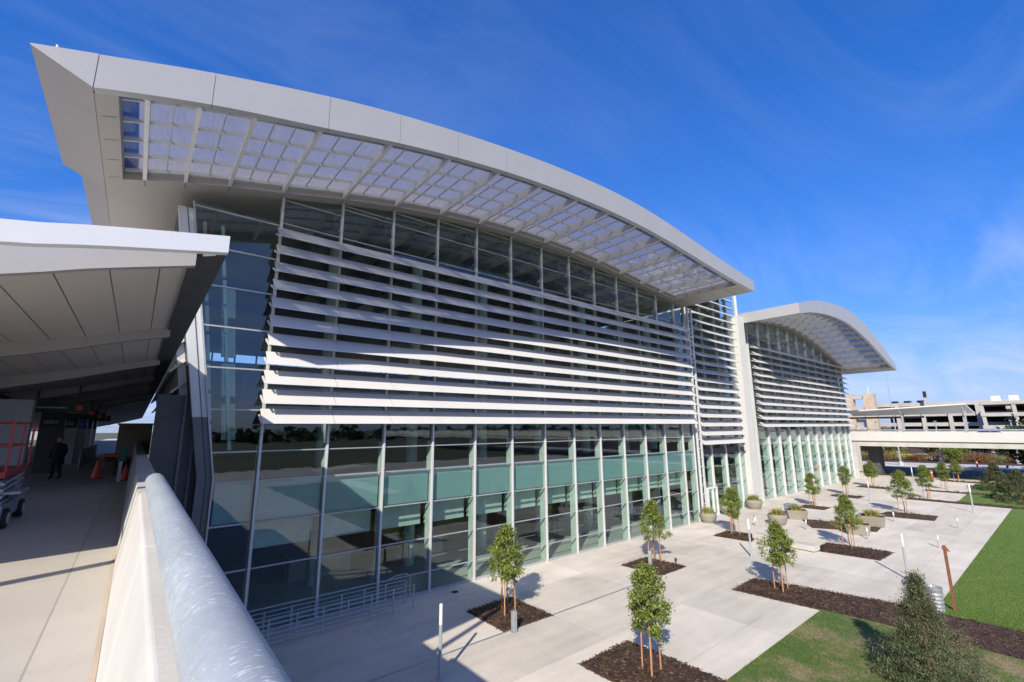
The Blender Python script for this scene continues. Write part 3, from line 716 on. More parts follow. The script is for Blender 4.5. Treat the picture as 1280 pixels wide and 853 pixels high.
def make_young(i, label, loc, group):
    t = thing('young_tree', label, 'tree', loc, 0, group)
    tb = MB(); zs = frange(0, 2.9, .3); px = 0
    for k, (a, b) in enumerate(zip(zs, zs[1:])):
        x = .02 * math.sin(k * 1.7 + i); y = .02 * math.cos(k * 1.3 + i)
        x2 = .02 * math.sin((k + 1) * 1.7 + i); y2 = .02 * math.cos((k + 1) * 1.3 + i)
        tb.tube((x, y, a), (x2, y2, b), .032 - .009 * k / 3, .032 - .009 * (k + 1) / 3, 8)
    branchy(tb, 1.35, 2.9, .55, 9, i, .012)
    tb.build('trunk', 'bark', t)
    cl_scale[0] = .60
    leaves(8000, young_shape(1.2, 3.15, .68 + .05 * (i % 3), i * 1.3), .088, 40 + i, clump=115).build('crown', 'leaf', t)
    for k, (dx, dy) in enumerate(((.30, -.12), (-.28, -.2), (.02, .36))):
        MB().tube((dx, dy, 0), (dx * .93, dy * .93, 1.5), .028, .025, 7).build('support_stake', 'stake', t)
    tie = MB()
    tie.tube((.28, -.11, 1.3), (-.26, -.19, 1.3), .008, n=5); tie.tube((.02, .34, 1.3), (0, 0, 1.3), .008, n=5)
    tie.build('tie', 'black', t)
    return t
G1 = 'young staked trees in mulch beds'
TREES = [(13.2, 16.6, 'staked young tree in the half shaded square bed near the ramp handrail', 1.12),
         (24.6, 16.9, 'staked young tree in the square bed holding the small black spotlight', 1.06),
         (13.8, 9.85, 'nearest staked young tree, in the large dark bed beside the patchy lawn', 1.0),
         (35.0, 17.1, 'round-crowned staked tree before the white double door of the louvered tower', 1.02),
         (25.0, 10.15, 'staked tree at the end of the long mulch strip that crosses toward the spiky shrub', 1.0),
         (37.0, 10.55, 'bushy staked tree in the bed directly before two square concrete planters', 1.0),
         (52.8, 17.6, 'small staked tree by the left part of the far hall facade, nearest the round planters', .97),
         (63.8, 17.8, 'small staked tree standing alone near the middle of the far hall facade', 1.0),
         (74.4, 17.8, 'small staked tree near the pale bridge pier at the end of the far hall', 1.03),
         (54.5, 10.95, 'conical staked tree in a narrow bed in the middle of the open plaza', 1.15),
         (66.7, 11.25, 'slim staked tree at the head of the mulch strip edging the corner lawn', 1.08),
         (78.0, 11.35, 'staked tree beside the red roadside marker, between the two farthest mulch strips', 1.0),
         (88.9, 11.55, 'farthest staked tree with red stakes at the plaza edge by the dark road', .95)]
protos = []
for i, (x, y, lab, sc_) in enumerate(TREES):
    if i < 4: t = make_young(i, lab, (x, y, 0), G1); t.scale = (sc_,) * 3; t.rotation_euler.z = i * 1.1; protos.append(t)
    else:
        t = dup(protos[i % 4], (x, y, 0), i * 2.1, lab, sc_)

# conical olive shrubs
def cone_shape(h, r):
    def f(rnd):
        t = rnd.random() ** 1.35; z = .12 + t * h
        rr = r * (1 - t) ** 1.05 * (.55 + .45 * math.sqrt(rnd.random())) * (.75 + .5 * rnd.random())
        a = rnd.uniform(0, 6.28); rr *= 1 + .55 * mn.noise(Vector((math.cos(a) * 1.6, math.sin(a) * 1.6, z * 1.5 + r))); return (rr * math.cos(a), rr * math.sin(a), z)
    return f
def make_shrub(label, loc, h, r, n, size, seed, group=None, mat='leaf_olive'):
    t = thing('olive_shrub', label, 'shrub', loc, 0, group)
    tb = MB().tube((0, 0, 0), (.03, 0, h * .8), .07, .015, 8); rnd = random.Random(seed)
    for k in range(60):
        z = .1 + h * .85 * rnd.random(); a = rnd.uniform(0, 6.28); l = r * (1 - z / h) ** .7 * rnd.uniform(.7, 1.15) + .08
        tb.tube((0, 0, z), (l * math.cos(a), l * math.sin(a), z + l * .55), .014, .004, 5)
    tb.build('trunk', 'bark', t)
    cl_scale[0] = .7
    leaves(n, cone_shape(h, r), size, seed, .14, clump=max(90, n // 60)).build('crown', mat, t)
    return t
big = make_shrub('large spiky olive shrub in the foreground beside the rusty post and steel drum', (19.55, 3.95, 0), 3.05, 1.28, 23000, .085, 5)
far1 = make_shrub('olive shrub on the far corner lawn, behind the strip of mulch near the road', (81.5, 7.2, 0), 3.0, 2.0, 14000, .17, 6)
far2 = make_shrub('broad olive shrub on the lawn at the right border, nearer than the other far shrub', (71.0, 4.7, 0), 3.0, 2.4, 16000, .17, 8)
small = make_shrub('low olive shrub sprouting by the foot of the large spiky shrub', (22.2, 3.6, 0), .9, .8, 2500, .06, 9)

# planters
def strap(mb, c, l, lean, a, wd, rnd):
    dx, dy = math.cos(a), math.sin(a); pts = []
    for k in range(5):
        t = k / 4; pts.append((c[0] + dx * lean * t ** 1.5, c[1] + dy * lean * t ** 1.5, c[2] + l * (t - .35 * t * t * lean / .4)))
    px, py = -dy * wd, dx * wd
    for k in range(4):
        w0 = 1 - k / 4.2; w1 = 1 - (k + 1) / 4.2
        a0, b0 = pts[k], pts[k + 1]
        mb.quad((a0[0] - px * w0, a0[1] - py * w0, a0[2]), (a0[0] + px * w0, a0[1] + py * w0, a0[2]), (b0[0] + px * w1, b0[1] + py * w1, b0[2]), (b0[0] - px * w1, b0[1] - py * w1, b0[2]))
def make_planter(label, loc, square, seed, group):
    t = thing('planter', label, 'planter', loc, 0, group); rnd = random.Random(seed)
    if square:
        rings = [[(sx * a, sy * a, z) for sx, sy in ((-1, -1), (1, -1), (1, 1), (-1, 1))] for a, z in ((.58, 0), (.70, .78), (.62, .78), (.60, .70))]
        MB().loft(rings).build('pot', 'planter', t, bevel=.03)
        MB().box(-.6, .6, -.6, .6, .66, .705).build('soil', 'soil', t)
    else:
        MB().lathe([(.45, 0), (.60, .25), (.68, .55), (.66, .78), (.60, .78), (.58, .7)], n=26).build('pot', 'planter', t, smooth=False)
        MB().lathe([(.58, .66), (.58, .705)], n=20).build('soil', 'soil', t)
    pl = MB()
    for k in range(230): strap(pl, (rnd.uniform(-.35, .35), rnd.uniform(-.35, .35), .7), rnd.uniform(.4, .8), rnd.uniform(.1, .55), rnd.uniform(0, 6.28), .028, rnd)
    pl.build('foliage', 'leaf_yellow', t)
    return t
GP = 'concrete planters with yellow-green plants'
pr = make_planter('round concrete planter directly before the white double door', (37.7, 20.5, 0), False, 1, GP)
dup(pr, (42.3, 21.0, 0), 1.1, 'round concrete planter mostly hidden behind the round-crowned tree by the tower')
dup(pr, (47.0, 20.8, 0), 2.2, 'round concrete planter at the foot of the tall white pier', 1.1)
dup(pr, (41.0, 16.4, 0), 3.3, 'round concrete planter on the open plaza just behind a staked tree top', 1.05)
ps = make_planter('square concrete planter with a blue-grey bin behind it', (44.9, 16.4, 0), True, 2, GP); ps.rotation_euler.z = .5; ps.scale = (1.12, 1.12, .95)
t = dup(ps, (42.0, 11.35, 0), .3, 'square concrete planter partly covered by the bushy staked tree'); t.scale = (1.1, 1.1, .95)
t = dup(ps, (46.2, 11.4, 0), .25, 'square concrete planter standing clear at the corner of the irregular mulch bed'); t.scale = (1.2, 1.2, 1)
bn = thing('bin', 'small blue-grey bin standing behind a square planter', 'bin', (46.3, 17.3, 0))
MB().loft([[(sx * a, sy * a, z) for sx, sy in ((-1, -1), (1, -1), (1, 1), (-1, 1))] for a, z in ((.34, 0), (.42, .85))]).build('body', 'bin_blue', bn)
MB().box(-.45, .45, -.45, .45, .851, .92).build('lid', 'bin_blue', bn)
cn = thing('barricade_light', 'tiny red and white marker standing on the open plaza before the tower', 'marker', (41.0, 18.2, 0))
MB().lathe([(.16, 0), (.16, .04), (.05, .3)]).build('body', 'white', cn); MB().lathe([(.09, .3), (.1, .38), (.05, .44)]).build('lamp', 'red', cn)
for (x, y, lab, wx, wy) in ((34.9, 15.0, 'pale concrete slab block lying beside the round-crowned tree bed', .38, .62), (34.2, 12.2, 'pale concrete slab block lying at the corner of the bushy tree bed', .4, .7)):
    b = thing('bench_block', lab, 'concrete block', (x, y, 0), -.1, 'pale concrete blocks on the plaza')
    MB().box(-wx, wx, -wy, wy, .05, .38).build('slab', 'conc', b, bevel=.02); MB().box(-wx + .1, wx - .1, -wy + .1, wy - .1, 0, .049).build('plinth', 'dark', b)

# light poles and bollards
def make_pole(label, loc, group, h=2.2):
    t = thing('light_pole', label, 'light pole', loc, 0, group)
    MB().lathe([(.11, 0), (.11, .02), (.055, .025), (.055, h * .72)], n=14).build('shaft', 'pole', t)
    MB().lathe([(.056, h * .72), (.056, h - .02), (.045, h)], n=14).build('lamp_head', 'lampcap', t); return t
GL = 'slim plaza light poles'
p0 = make_pole('nearest slim light pole, half in shade at the bottom edge of the plaza', (8.35, 13.95, 0), GL)
for x, y, lab, s_ in ((29.9, 13.7, 'slim light pole beside the bed of the round-crowned tree', 1.0), (31.6, 6.65, 'slim light pole standing behind the tip of the spiky shrub', 1.02),
                      (60.3, 14.8, 'slim light pole on the plaza before the middle of the far hall', .95), (59.5, 7.05, 'tall leaning-looking light pole near the corner of the big lawn', 1.12), (80.2, 14.7, 'slim light pole near the plaza edge, left of the roadside marker', 1.05), (72.5, 12.4, 'slim light pole between the two farthest rows of small trees', .9)):
    dup(p0, (x, y, 0), 0, lab, s_)
def make_bollard(label, loc, group, cap=True, h=.74):
    t = thing('bollard', label, 'bollard', loc, 0, group)
    if cap:
        MB().lathe([(.05, 0), (.05, h * .7)], n=12).build('post', 'pole', t); MB().lathe([(.055, h * .7), (.055, h), (.035, h + .02)], n=12).build('lamp_head', 'lampcap', t)
    else:
        MB().box(-.085, .085, -.085, .085, .012, h).build('post', 'galv', t, bevel=.01); MB().box(-.15, .15, -.15, .15, 0, .011).build('base_plate', 'galv', t)
    return t
GB = 'low plaza bollard lights'
b0 = make_bollard('square grey bollard at the corner of the half shaded mulch bed', (12.35, 15.1, 0), 'square grey bollards', False)
dup(b0, (23.7, 16.6, 0), .3, 'square grey bollard in the second square mulch bed beside its tree', 1.1)
b1 = make_bollard('white-capped bollard light by the edge of the big lawn, nearest the rusty post', (41.1, 6.8, 0), GB)
for x, y, lab in ((49.7, 6.9, 'white-capped bollard light midway along the big lawn, left of its edge'), (49.4, 10.7, 'white-capped bollard light beside the narrow bed of the conical tree'),
                  (40.5, 10.4, 'white-capped bollard light beside the half hidden square planter'), (40.5, 14.2, 'white-capped bollard light at the corner of the irregular mulch bed'), (39.05, 17.3, 'white-capped bollard light next to the tiny red and white marker')):
    dup(b1, (x, y, 0), 0, lab, 1.0)
b2 = make_bollard('pale bollard light far off by the bridge pier', (74, 15.3, 0), GB); b2.scale = (1.6, 1.6, 1.4)
sp_ = thing('spotlight', 'small black spotlight in the second square mulch bed', 'spotlight', (24.7, 15.6, 0))
MB().tube((0, 0, 0), (0, 0, .28), .02).build('stem', 'black', sp_); MB().tube((-.03, 0, .26), (.05, .02, .42), .06, .075).build('lamp', 'black', sp_)
mb_ = thing('mulch_lamp', 'small black ground light in the nearest mulch bed', 'ground light', (14.35, 8.0, 0))
MB().lathe([(.16, 0), (.17, .12), (.12, .16)]).build('housing', 'black', mb_); MB().lathe([(.11, .161), (.1, .17)]).build('lens', 'window_dark', mb_)
rp = thing('rusty_post', 'rusty brown steel post with a bent top, standing between lawn and plaza', 'post', (27.9, 4.45, 0))
MB().hexa([(-.05, -.05, 0), (.05, -.05, 0), (.05, .05, 0), (-.05, .05, 0), (-.05, -.05, 2.5), (.05, -.05, 2.5), (.05, .05, 2.5), (-.05, .05, 2.5)]).build('shaft', 'rust', rp)
MB().hexa([(-.07, -.16, 2.40), (.07, -.16, 2.40), (.07, .09, 2.501), (-.07, .09, 2.501), (-.03, -.02, 2.66), (.03, -.02, 2.66), (.03, .07, 2.62), (-.03, .07, 2.62)]).build('cap', 'rust', rp)
dm = thing('steel_drum', 'galvanised corrugated steel drum standing by the rusty post', 'drum', (27.3, 4.95, 0))
prof = [(.29, 0)]
for k in range(12): prof += [(.30 if k % 2 else .285, .04 + k * .075)]
prof += [(.31, .96), (.31, .99), (.27, .99), (.27, .93)]
MB().lathe(prof, n=24).build('body', 'galv', dm); MB().lathe([(.26, .90), (.26, .925)], n=20).build('liner', 'bin_blue', dm)

# ramp handrail by the glass
MB.world = True
hr = thing('ramp_handrail', 'grey steel ramp handrail with six rails at the foot of the shaded glass', 'handrail', (7.5, 19.8, 0))
for y in (19.75, 20.55):
    for z in frange(.16, .98, .164): MB().tube((3.5, y, z), (10.4, y, z), .013, n=8).build('rail', 'galv', hr)
    for x in frange(3.6, 10.4, .97): MB().box(x - .022, x + .022, y - .024, y + .024, 0, 1.0).build('post', 'galv', hr)
hp = MB()
pts = [(9.6, 21.0, .95), (10.1, 21.0, 1.1), (10.6, 21.0, 1.12), (10.85, 21.0, .95), (10.85, 21.0, 0)]
for a, b in zip(pts, pts[1:]): hp.tube(a, b, .02, n=8)
hp.build('loop_rail', 'galv', hr)

# ------------------------------------------------------------------ elevated deck with barrier
dk = MB().box(-34, .42, -40, 160, 5.2, 5.8); tag(dk.build('deck', 'deckc'), kind='structure')
rdw = MB().box(-33, -5.6, -40, 160, 5.804, 5.81); tag(rdw.build('upper_road', 'road'), kind='structure')
st = MB()
for y in frange(-20, 120, 6): st.box(-10.1, -10, y, y + 3, 5.815, 5.818)
tag(st.build('lane_marking', 'paint'), kind='structure')
bar = thing('barrier_wall', 'pale concrete barrier topped by a thick galvanised pipe along the deck edge', 'barrier', (.2, 10, 5.8))
prof = [(-.02, 5.803), (.13, 6.96), (.145, 6.975), (.42, 6.975), (.42, 5.803)]
b_ = MB()
ys = [-6] + [y for y in (-1.5, 4.4)] + [8.15]
for a, b in zip(ys, ys[1:]): b_.loft([[(x, y, z) for x, z in prof] for y in (a + .004, b - .004)])
b_ = b_.build('concrete_wall', 'barrier', bar, bevel=.012)
prof2 = [(-.02, 5.803), (.12, 6.93), (.42, 6.93), (.42, 5.803)]
MB().loft([[(x, y, z) for x, z in prof2] for y in (8.16, 60)]).build('low_wall', 'conc', bar)
pr_ = MB(); rings = []; cx_, cz_, rr_ = .292, 7.10, .112
yy = [-6] + frange(-5.9, 8.3, .4) + [8.36, 8.41, 8.43]
for y in yy:
    r_ = rr_ if y < 8.31 else {8.36: rr_ * .93, 8.41: rr_ * .7, 8.43: rr_ * .3}[y]
    rings.append([(cx_ + r_ * math.cos(k * 2 * math.pi / 40), y, cz_ + r_ * math.sin(k * 2 * math.pi / 40)) for k in range(40)])
pr_.loft(rings); pr_ = pr_.build('handrail_pipe', 'pipe', bar, smooth=True)
bk = MB()
for y in frange(1.0, 8, 2.3): bk.box(.25, .33, y - .04, y + .04, 6.976, 7.02)
bk.build('bracket', 'galv', bar)
# joint filler along the foot of the barrier
jf = MB().box(-.06, -.022, -6, 60, 5.801, 5.806); tag(jf.build('expansion_strip', 'tan'), kind='structure')

# ------------------------------------------------------------------ canopy over the deck
cano = thing('deck_canopy', 'low grey upswept canopy over the deck walkway with white front edge and curved beams', 'canopy', (-2, 20, 9))
CZ = interp(smoothtab([(-15, 9.3), (-11, 9.15), (-7.2, 9.15), (-5.5, 9.35), (-3.5, 9.72), (-1.45, 10.16), (-.61, 10.40), (.8, 10.77)]))  # outer reach above the road is added to dim the light under the canopy
YC, YE = 7.9, 130
YS = lambda x: YC + .26 * (x - .8)
MB().loft([[(x, YS(x), CZ(x) - .27), (x, YS(x) + .14, CZ(x) - .27), (x, YS(x) + .14, CZ(x)), (x, YS(x), CZ(x))] for x in frange(-15, .8, .4)]).build('fascia', 'canopy_white', cano)
arch_slab(frange(-15, .36, .4), lambda x: CZ(x) - .16, lambda x: CZ(x) - .02, YC + .36, YE).build('soffit', 'soffit_light', cano)
ab = MB()
for x in (-13, -8.5, -4.2): ab.box(x - .04, x + .04, YS(x) + .16, YC + .22, CZ(x) - .14, CZ(x) - .05)
ab.build('fascia_arm', 'dark', cano)
MB().hexa([(.361, YC + .36, CZ(.36) - .22), (.8, YC + .141, CZ(.8) - .27), (.8, YE, CZ(.8) - .27), (.361, YE, CZ(.36) - .22), (.361, YC + .36, CZ(.36) - .02), (.8, YC + .141, CZ(.8) - .01), (.8, YE, CZ(.8) - .01), (.361, YE, CZ(.36) - .02)]).build('edge_trim', 'dark', cano)
jn = MB()
for x in (-3.6, -3.0, -2.4, -1.8, -1.2, -.6, 0.0):
    jn.quad((x, 8.8, CZ(x) - .165), (x + .012, 8.8, CZ(x + .012) - .165), (x + .012, YE, CZ(x + .012) - .165), (x, YE, CZ(x) - .165))
jn.build('soffit_joint', 'joint', cano)
for k, y in enumerate([8.13 + 6.82 * i for i in range(18)]):
    arch_slab(frange(-15, .42, .4), lambda x: CZ(x) - .40 - .05 * max(0, -x - 1), (lambda x: CZ(x) - .03) if k == 0 else (lambda x: CZ(x) - .161), y, y + (.129 if k == 0 else .22)).build('beam', 'fascia' if k == 0 else 'soffit', cano)
MB().box(-4.75, -4.3, 12, YE, 9.0, 9.25).build('edge_beam', 'dark', cano)
# pillars with sign panels
def text_bars(mb, x0, y, z, w, rows, rnd, h=.05):
    for r_ in range(rows):
        x = x0
        while x < x0 + w - .05:
            l = rnd.uniform(.04, .12); mb.box(x, min(x + l, x0 + w), y - .006, y, z - r_ * h * 2, z - r_ * h * 2 + h); x += l + .03
PILL = [(24.0, 'wide grey canopy pillar behind the red scissor lift platform', 'pillar', False), (32.6, 'dark canopy pillar with a sign panel, just behind the standing person', 'dark', True), (39.6, 'grey canopy pillar with dark sign head, first beyond the standing person', 'pillar', True),
        (46.5, 'pale canopy pillar carrying the blue sign panel', 'pillar', 'blue'), (52.0, 'canopy pillar with dark sign head, next after the blue-signed one', 'pillar', True), (57.5, 'last visible canopy pillar at the far end of the walkway', 'pillar', True)]
for k, (y, lab, mat, sign) in enumerate(PILL):
    rnd = random.Random(k)
    p = thing('canopy_pillar', lab, 'pillar', (-3.4, y, 5.8), 0, 'pillars under the deck canopy')
    x0, x1 = (-3.9, -3.0) if k == 0 else (-3.75, -2.85)
    zt = 8.95 if k == 0 else 8.85
    MB().box(x0, x1, y, y + .55, 5.805, zt).build('cladding', mat, p, bevel=.02)
    if sign:
        s = MB().box(x0 + .02, x1 - .02, y - .04, y - .002, zt - .85, zt - .08).build('sign_panel', 'signblue' if sign == 'blue' else 'signdark', p)
        tb = MB(); text_bars(tb, x0 + .15, y - .041, zt - .55, .55, 2, rnd); tb.build('lettering', 'letter', s)
GH = 'dark hanging signs with orange emblems'
for k, (y, lab) in enumerate(((28.5, 'nearest dark hanging sign with orange emblem under the canopy'), (36, 'second dark hanging sign with orange emblem from the near end of the canopy'), (44, 'third dark hanging sign with orange emblem, beyond the second beam of light'), (52, 'farthest dark hanging sign with orange emblem'))):
    s = thing('hanging_sign', lab, 'sign', (-2.6, y, 8.9), 0, GH)
    MB().box(-3.9, -1.75, y - .06, y + .06, 8.62, 9.05).build('board', 'signdark', s)
    MB().box(-3.5, -3.42, y - .03, y + .03, 9.051, 9.7).build('hanger', 'dark', s); MB().box(-2.2, -2.12, y - .03, y + .03, 9.051, 10.0).build('hanger', 'dark', s)
    e = MB(); n = 10
    ring = [(-2.1 + (.15 if i % 2 == 0 else .12) * math.cos(i * 2 * math.pi / n), 8.84 + (.15 if i % 2 == 0 else .12) * math.sin(i * 2 * math.pi / n)) for i in range(n)]
    e.loft([[(x, y - .075, z) for x, z in ring], [(x, y - .061, z) for x, z in ring]]); e.build('emblem', 'emblem', s)
    tb = MB(); text_bars(tb, -3.7, y - .061, 8.8, 1.2, 1, random.Random(k), .07); tb.build('lettering', 'letter', s)

# scissor lift
sl_ = thing('scissor_lift', 'red and grey scissor lift parked under the canopy, cut by the left border', 'scissor lift', (-2.6, 15, 5.8))
ch = MB().box(-3.5, -1.95, 14.2, 16.6, 5.98, 6.30); ch.box(-3.4, -1.75, 14.5, 15.5, 6.48, 6.55)
ch.build('chassis', 'steelgrey', sl_, bevel=.02)
for x in (-3.45, -1.95):
    for y in (14.5, 16.2):
        wh = MB().tube((x - .07, y, 6.02), (x + .07, y, 6.02), .2, n=20).build('wheel', 'black', sl_)
        MB().tube((x + .071, y, 6.02), (x + .085, y, 6.02), .11, n=16).build('rim', 'letter', wh)
stk = MB()
for k in range(4):
    z = 6.33 + k * .13
    stk.box(-3.3, -2.05, 14.3, 16.5, z, z + .07)
    stk.tube((-2.02, 14.3, z), (-2.02, 16.5, z + .1), .035)
stk.build('scissor_stack', 'steelgrey', sl_)
pf = MB().box(-3.6, -1.98, 14.1, 16.7, 6.86, 6.98).build('platform', 'red', sl_)
MB().box(-3.2, -2.15, 14.06, 14.099, 6.985, 7.12).build('name_plate', 'letter', sl_)
tb = MB(); text_bars(tb, -2.9, 14.055, 7.02, .6, 1, random.Random(3), .06); tb.build('lettering', 'signdark', sl_)
MB().box(-3.6, -1.98, 14.1, 14.14, 6.981, 6.984 + .14).build('toe_board', 'red', sl_) if False else None
rl = MB()
for z in (7.5, 8.0):
    rl.tube((-3.6, 14.12, z), (-1.99, 14.12, z), .018); rl.tube((-1.99, 14.12, z), (-1.99, 16.68, z), .018); rl.tube((-3.6, 16.68, z), (-1.99, 16.68, z), .018)
for x, y in ((-1.99, 14.12), (-1.99, 15.4), (-1.99, 16.68), (-3.6, 14.12), (-3.6, 16.68)): rl.tube((x, y, 6.98), (x, y, 8.02), .022)
rl.build('guard_rail', 'red', sl_)

# person (continuous skinned body)
def make_person(label, loc, rz):
    t = thing('person', label, 'person', loc, rz)
    J = {'pelvis': (0, 0, .95, .15), 'waist': (0, 0, 1.12, .145), 'chest': (0, .01, 1.35, .17), 'neck0': (0, .01, 1.48, .075), 'neck': (0, .02, 1.54, .055), 'head': (0, .03, 1.63, .095), 'crown': (0, .03, 1.70, .085),
         'hl': (.1, 0, .88, .11), 'kl': (.12, .04, .5, .075), 'al': (.13, -.02, .1, .05), 'tl': (.14, .14, .035, .04),
         'hr': (-.1, 0, .88, .11), 'kr': (-.11, -.03, .5, .075), 'ar': (-.12, -.1, .1, .05), 'tr': (-.13, .06, .035, .04),
         'sl': (.19, 0, 1.42, .08), 'el': (.26, -.03, 1.14, .058), 'wl': (.22, .12, .95, .04), 'fl': (.2, .18, .9, .035),
         'sr': (-.19, 0, 1.42, .08), 'er': (-.27, -.02, 1.14, .058), 'wr': (-.27, .08, .93, .04), 'fr': (-.27, .11, .85, .035)}
    E = [('pelvis', 'waist'), ('waist', 'chest'), ('chest', 'neck0'), ('neck0', 'neck'), ('neck', 'head'), ('head', 'crown')] + [(a + s, b + s) for s in 'lr' for a, b in (('h', 'k'), ('k', 'a'), ('a', 't'), ('s', 'e'), ('e', 'w'), ('w', 'f'))] + [('pelvis', 'hl'), ('pelvis', 'hr'), ('chest', 'sl'), ('chest', 'sr')]
    names = list(J); me = bpy.data.meshes.new('body'); me.from_pydata([J[n][:3] for n in names], [(names.index(a), names.index(b)) for a, b in E], []); me.materials.append(M['navy'])
    o = bpy.data.objects.new('body', me); COL.objects.link(o); o.parent = t
    sk = o.modifiers.new('skin', 'SKIN'); sk.use_smooth_shade = True
    for i, n in enumerate(names):
        d = me.skin_vertices[0].data[i]; d.radius = (J[n][3],) * 2; d.use_root = (n == 'pelvis')
    ss = o.modifiers.new('sub', 'SUBSURF'); ss.levels = 2; ss.render_levels = 2
    MB.world = False
    MB().loft([[(r_ * math.cos(a) * .92, .035 + r_ * math.sin(a), z) for a in [k * 2 * math.pi / 16 for k in range(16)]] for r_, z in ((.07, 1.53), (.098, 1.60), (.105, 1.66), (.095, 1.73), (.05, 1.775))]).build('face', 'skin', t, smooth=True)
    MB().loft([[(r_ * math.cos(a) * .95, .015 + r_ * math.sin(a), z) for a in [k * 2 * math.pi / 16 for k in range(16)]] for r_, z in ((.09, 1.62), (.108, 1.68), (.105, 1.74), (.06, 1.79), (.02, 1.80))]).build('hair', 'hair', t, smooth=True)
    cf = MB().loft([[(rx * math.cos(a), .0 + ry * math.sin(a), z) for a in [k * 2 * math.pi / 20 for k in range(20)]] for rx, ry, z in ((.25, .19, .62), (.235, .18, .9), (.22, .17, 1.15), (.235, .165, 1.38), (.12, .1, 1.49))])
    cf.build('coat', 'navy', t, smooth=True)
    MB.world = True
    return t
make_person('person in a dark coat standing on the deck under the canopy', (-2.45, 27.8, 5.8), 2.6)
MB.world = False
# cones, posts and odds on the deck
c1 = thing('traffic_cone', 'bright orange traffic cone standing on the open deck walkway', 'traffic cone', (-1.1, 26.8, 5.8))
MB().box(-.2, .2, -.2, .2, 0, .03).build('base', 'black', c1); MB().lathe([(.17, .031), (.15, .06), (.035, .76), (.03, .78)], n=18).build('cone_body', 'orange', c1, smooth=False)
c2 = dup(c1, (.0 - .14, 25.0, 5.8), .4, 'dark red traffic cone tucked against the barrier behind the grey post', .8)
gp = thing('service_post', 'pale grey post with a dark green box on top beside the barrier', 'post', (-.32, 24.6, 5.8))
MB().box(-.06, .06, -.06, .06, 0, .8).build('post', 'steelgrey', gp); MB().box(-.12, .16, -.1, .1, .801, 1.35).build('box', 'greenbox', gp, bevel=.02)
tp = thing('covered_pile', 'low brown pile covered with a tarp behind the orange cone', 'pile', (-.75, 29.5, 5.8))
rnd = random.Random(4); vs = []
ring = []
for r_, z in ((.62, 0), (.6, .3), (.5, .55), (.3, .72), (.1, .78)):
    ring.append([(r_ * math.cos(a) * (1 + rnd.uniform(-.12, .12)), 1.3 * r_ * math.sin(a) * (1 + rnd.uniform(-.12, .12)), z + rnd.uniform(-.05, .05) * (z > 0)) for a in [k * 2 * math.pi / 14 for k in range(14)]])
MB().loft(ring).build('tarp', 'tarp', tp)
MB().box(-.3, .35, -.5, .2, .78, .92).build('bag', 'orange', tp, bevel=.03)
fn = thing('panel_fence', 'row of grey upright panels fencing the walkway beyond the person', 'fence', (-2.1, 33, 5.8))
for k in range(8):
    MB().box(-.03, .03, k * 1.6, k * 1.6 + 1.4, .05, .98).build('panel', 'steelgrey', fn)
    MB().box(-.04, .04, k * 1.6 + 1.42, k * 1.6 + 1.5, 0, 1.05).build('post', 'dark', fn)
ev = thing('vestibule', 'plain tan box-shaped vestibule closing the far end of the walkway', 'vestibule', (-.2, 50, 5.8))
MB().box(-.9, 1.3, 0, 3, 0, 2.5).build('wall', 'tan', ev); MB().box(-1.0, 1.35, -.1, 3.1, 2.501, 2.62).build('roof', 'conc', ev)
# white truck beyond the pillars
def car_mesh(name, label, cat, loc, rz, mat, truck=False, group=None):
    t = thing(name, label, cat, loc, rz, group)
    L = 5.4 if truck else 4.5
    h1, h2 = (1.05, 1.85) if truck else (.85, 1.45)
    body = [(-L / 2, .35), (L / 2, .35), (L / 2, h1 - .1), (L / 2 - .9, h1), (-L / 2, h1)]
    b = MB(); b.loft([[(x, y, z) for x, z in body] for y in (-.92, .92)]); b.build('body', mat, t, bevel=.08)
    cab = [(-.6, h1), (1.25, h1), (.6, h2), (-.5, h2)] if truck else [(-2.0, h1), (1.2, h1), (.45, h2), (-1.4, h2)]
    c = MB(); c.loft([[(x, y * (1 if z == h1 else .86), z) for x, z in cab] for y in (-.88, .88)]); c.build('cab', mat, t, bevel=.05)
    wn = MB()
    m = [(x * .9 + (.03), z) for x, z in cab]
    zc_ = lambda z: h1 + .08 if z == h1 else h2 - .1
    for s in (-1, 1): wn.quad(*[(x, s * (.89 if z == h1 else .80), zc_(z)) for x, z in m])
    wn.quad((cab[1][0] + .0, -.75, h1 + .08), (cab[1][0] + .0, .75, h1 + .08), (cab[2][0] + .06, .66, h2 - .08), (cab[2][0] + .06, -.66, h2 - .08))
    wn.build('window', 'window_dark', t)
    for x in (-L / 2 + .95, L / 2 - .95):
        for s in (-1, 1):
            w_ = MB().tube((x, s * .78, .34), (x, s * .95, .34), .36, n=18).build('wheel', 'black', t)
            MB().tube((x, s * .951, .34), (x, s * .96, .34), .2, n=14).build('rim', 'letter', w_)
    for s in (-1, 1): MB().box(L / 2, L / 2 + .02, s * .6 - .17, s * .6 + .17, h1 - .38, h1 - .2).build('headlight', 'letter', t)
    return t
car_mesh('pickup_truck', 'white pickup truck on the upper road, glimpsed between the canopy pillars', 'pickup truck', (-6.3, 42.5, 5.81), R(90), 'vehicle', True)
db = thing('distant_terminal', 'long low pale building far off across the upper road', 'building', (-60, 240, 0))
MB().box(-60, 45, 0, 20, 0, 16).build('wall', 'garage', db); MB().box(-62, 47, -1, 21, 16.01, 17.2).build('roof', 'fascia', db)
wb = MB()
for x in range(-56, 42, 7): wb.box(x, x + 5, -.15, -.02, 8, 12)
wb.build('window', 'window_dark', db)

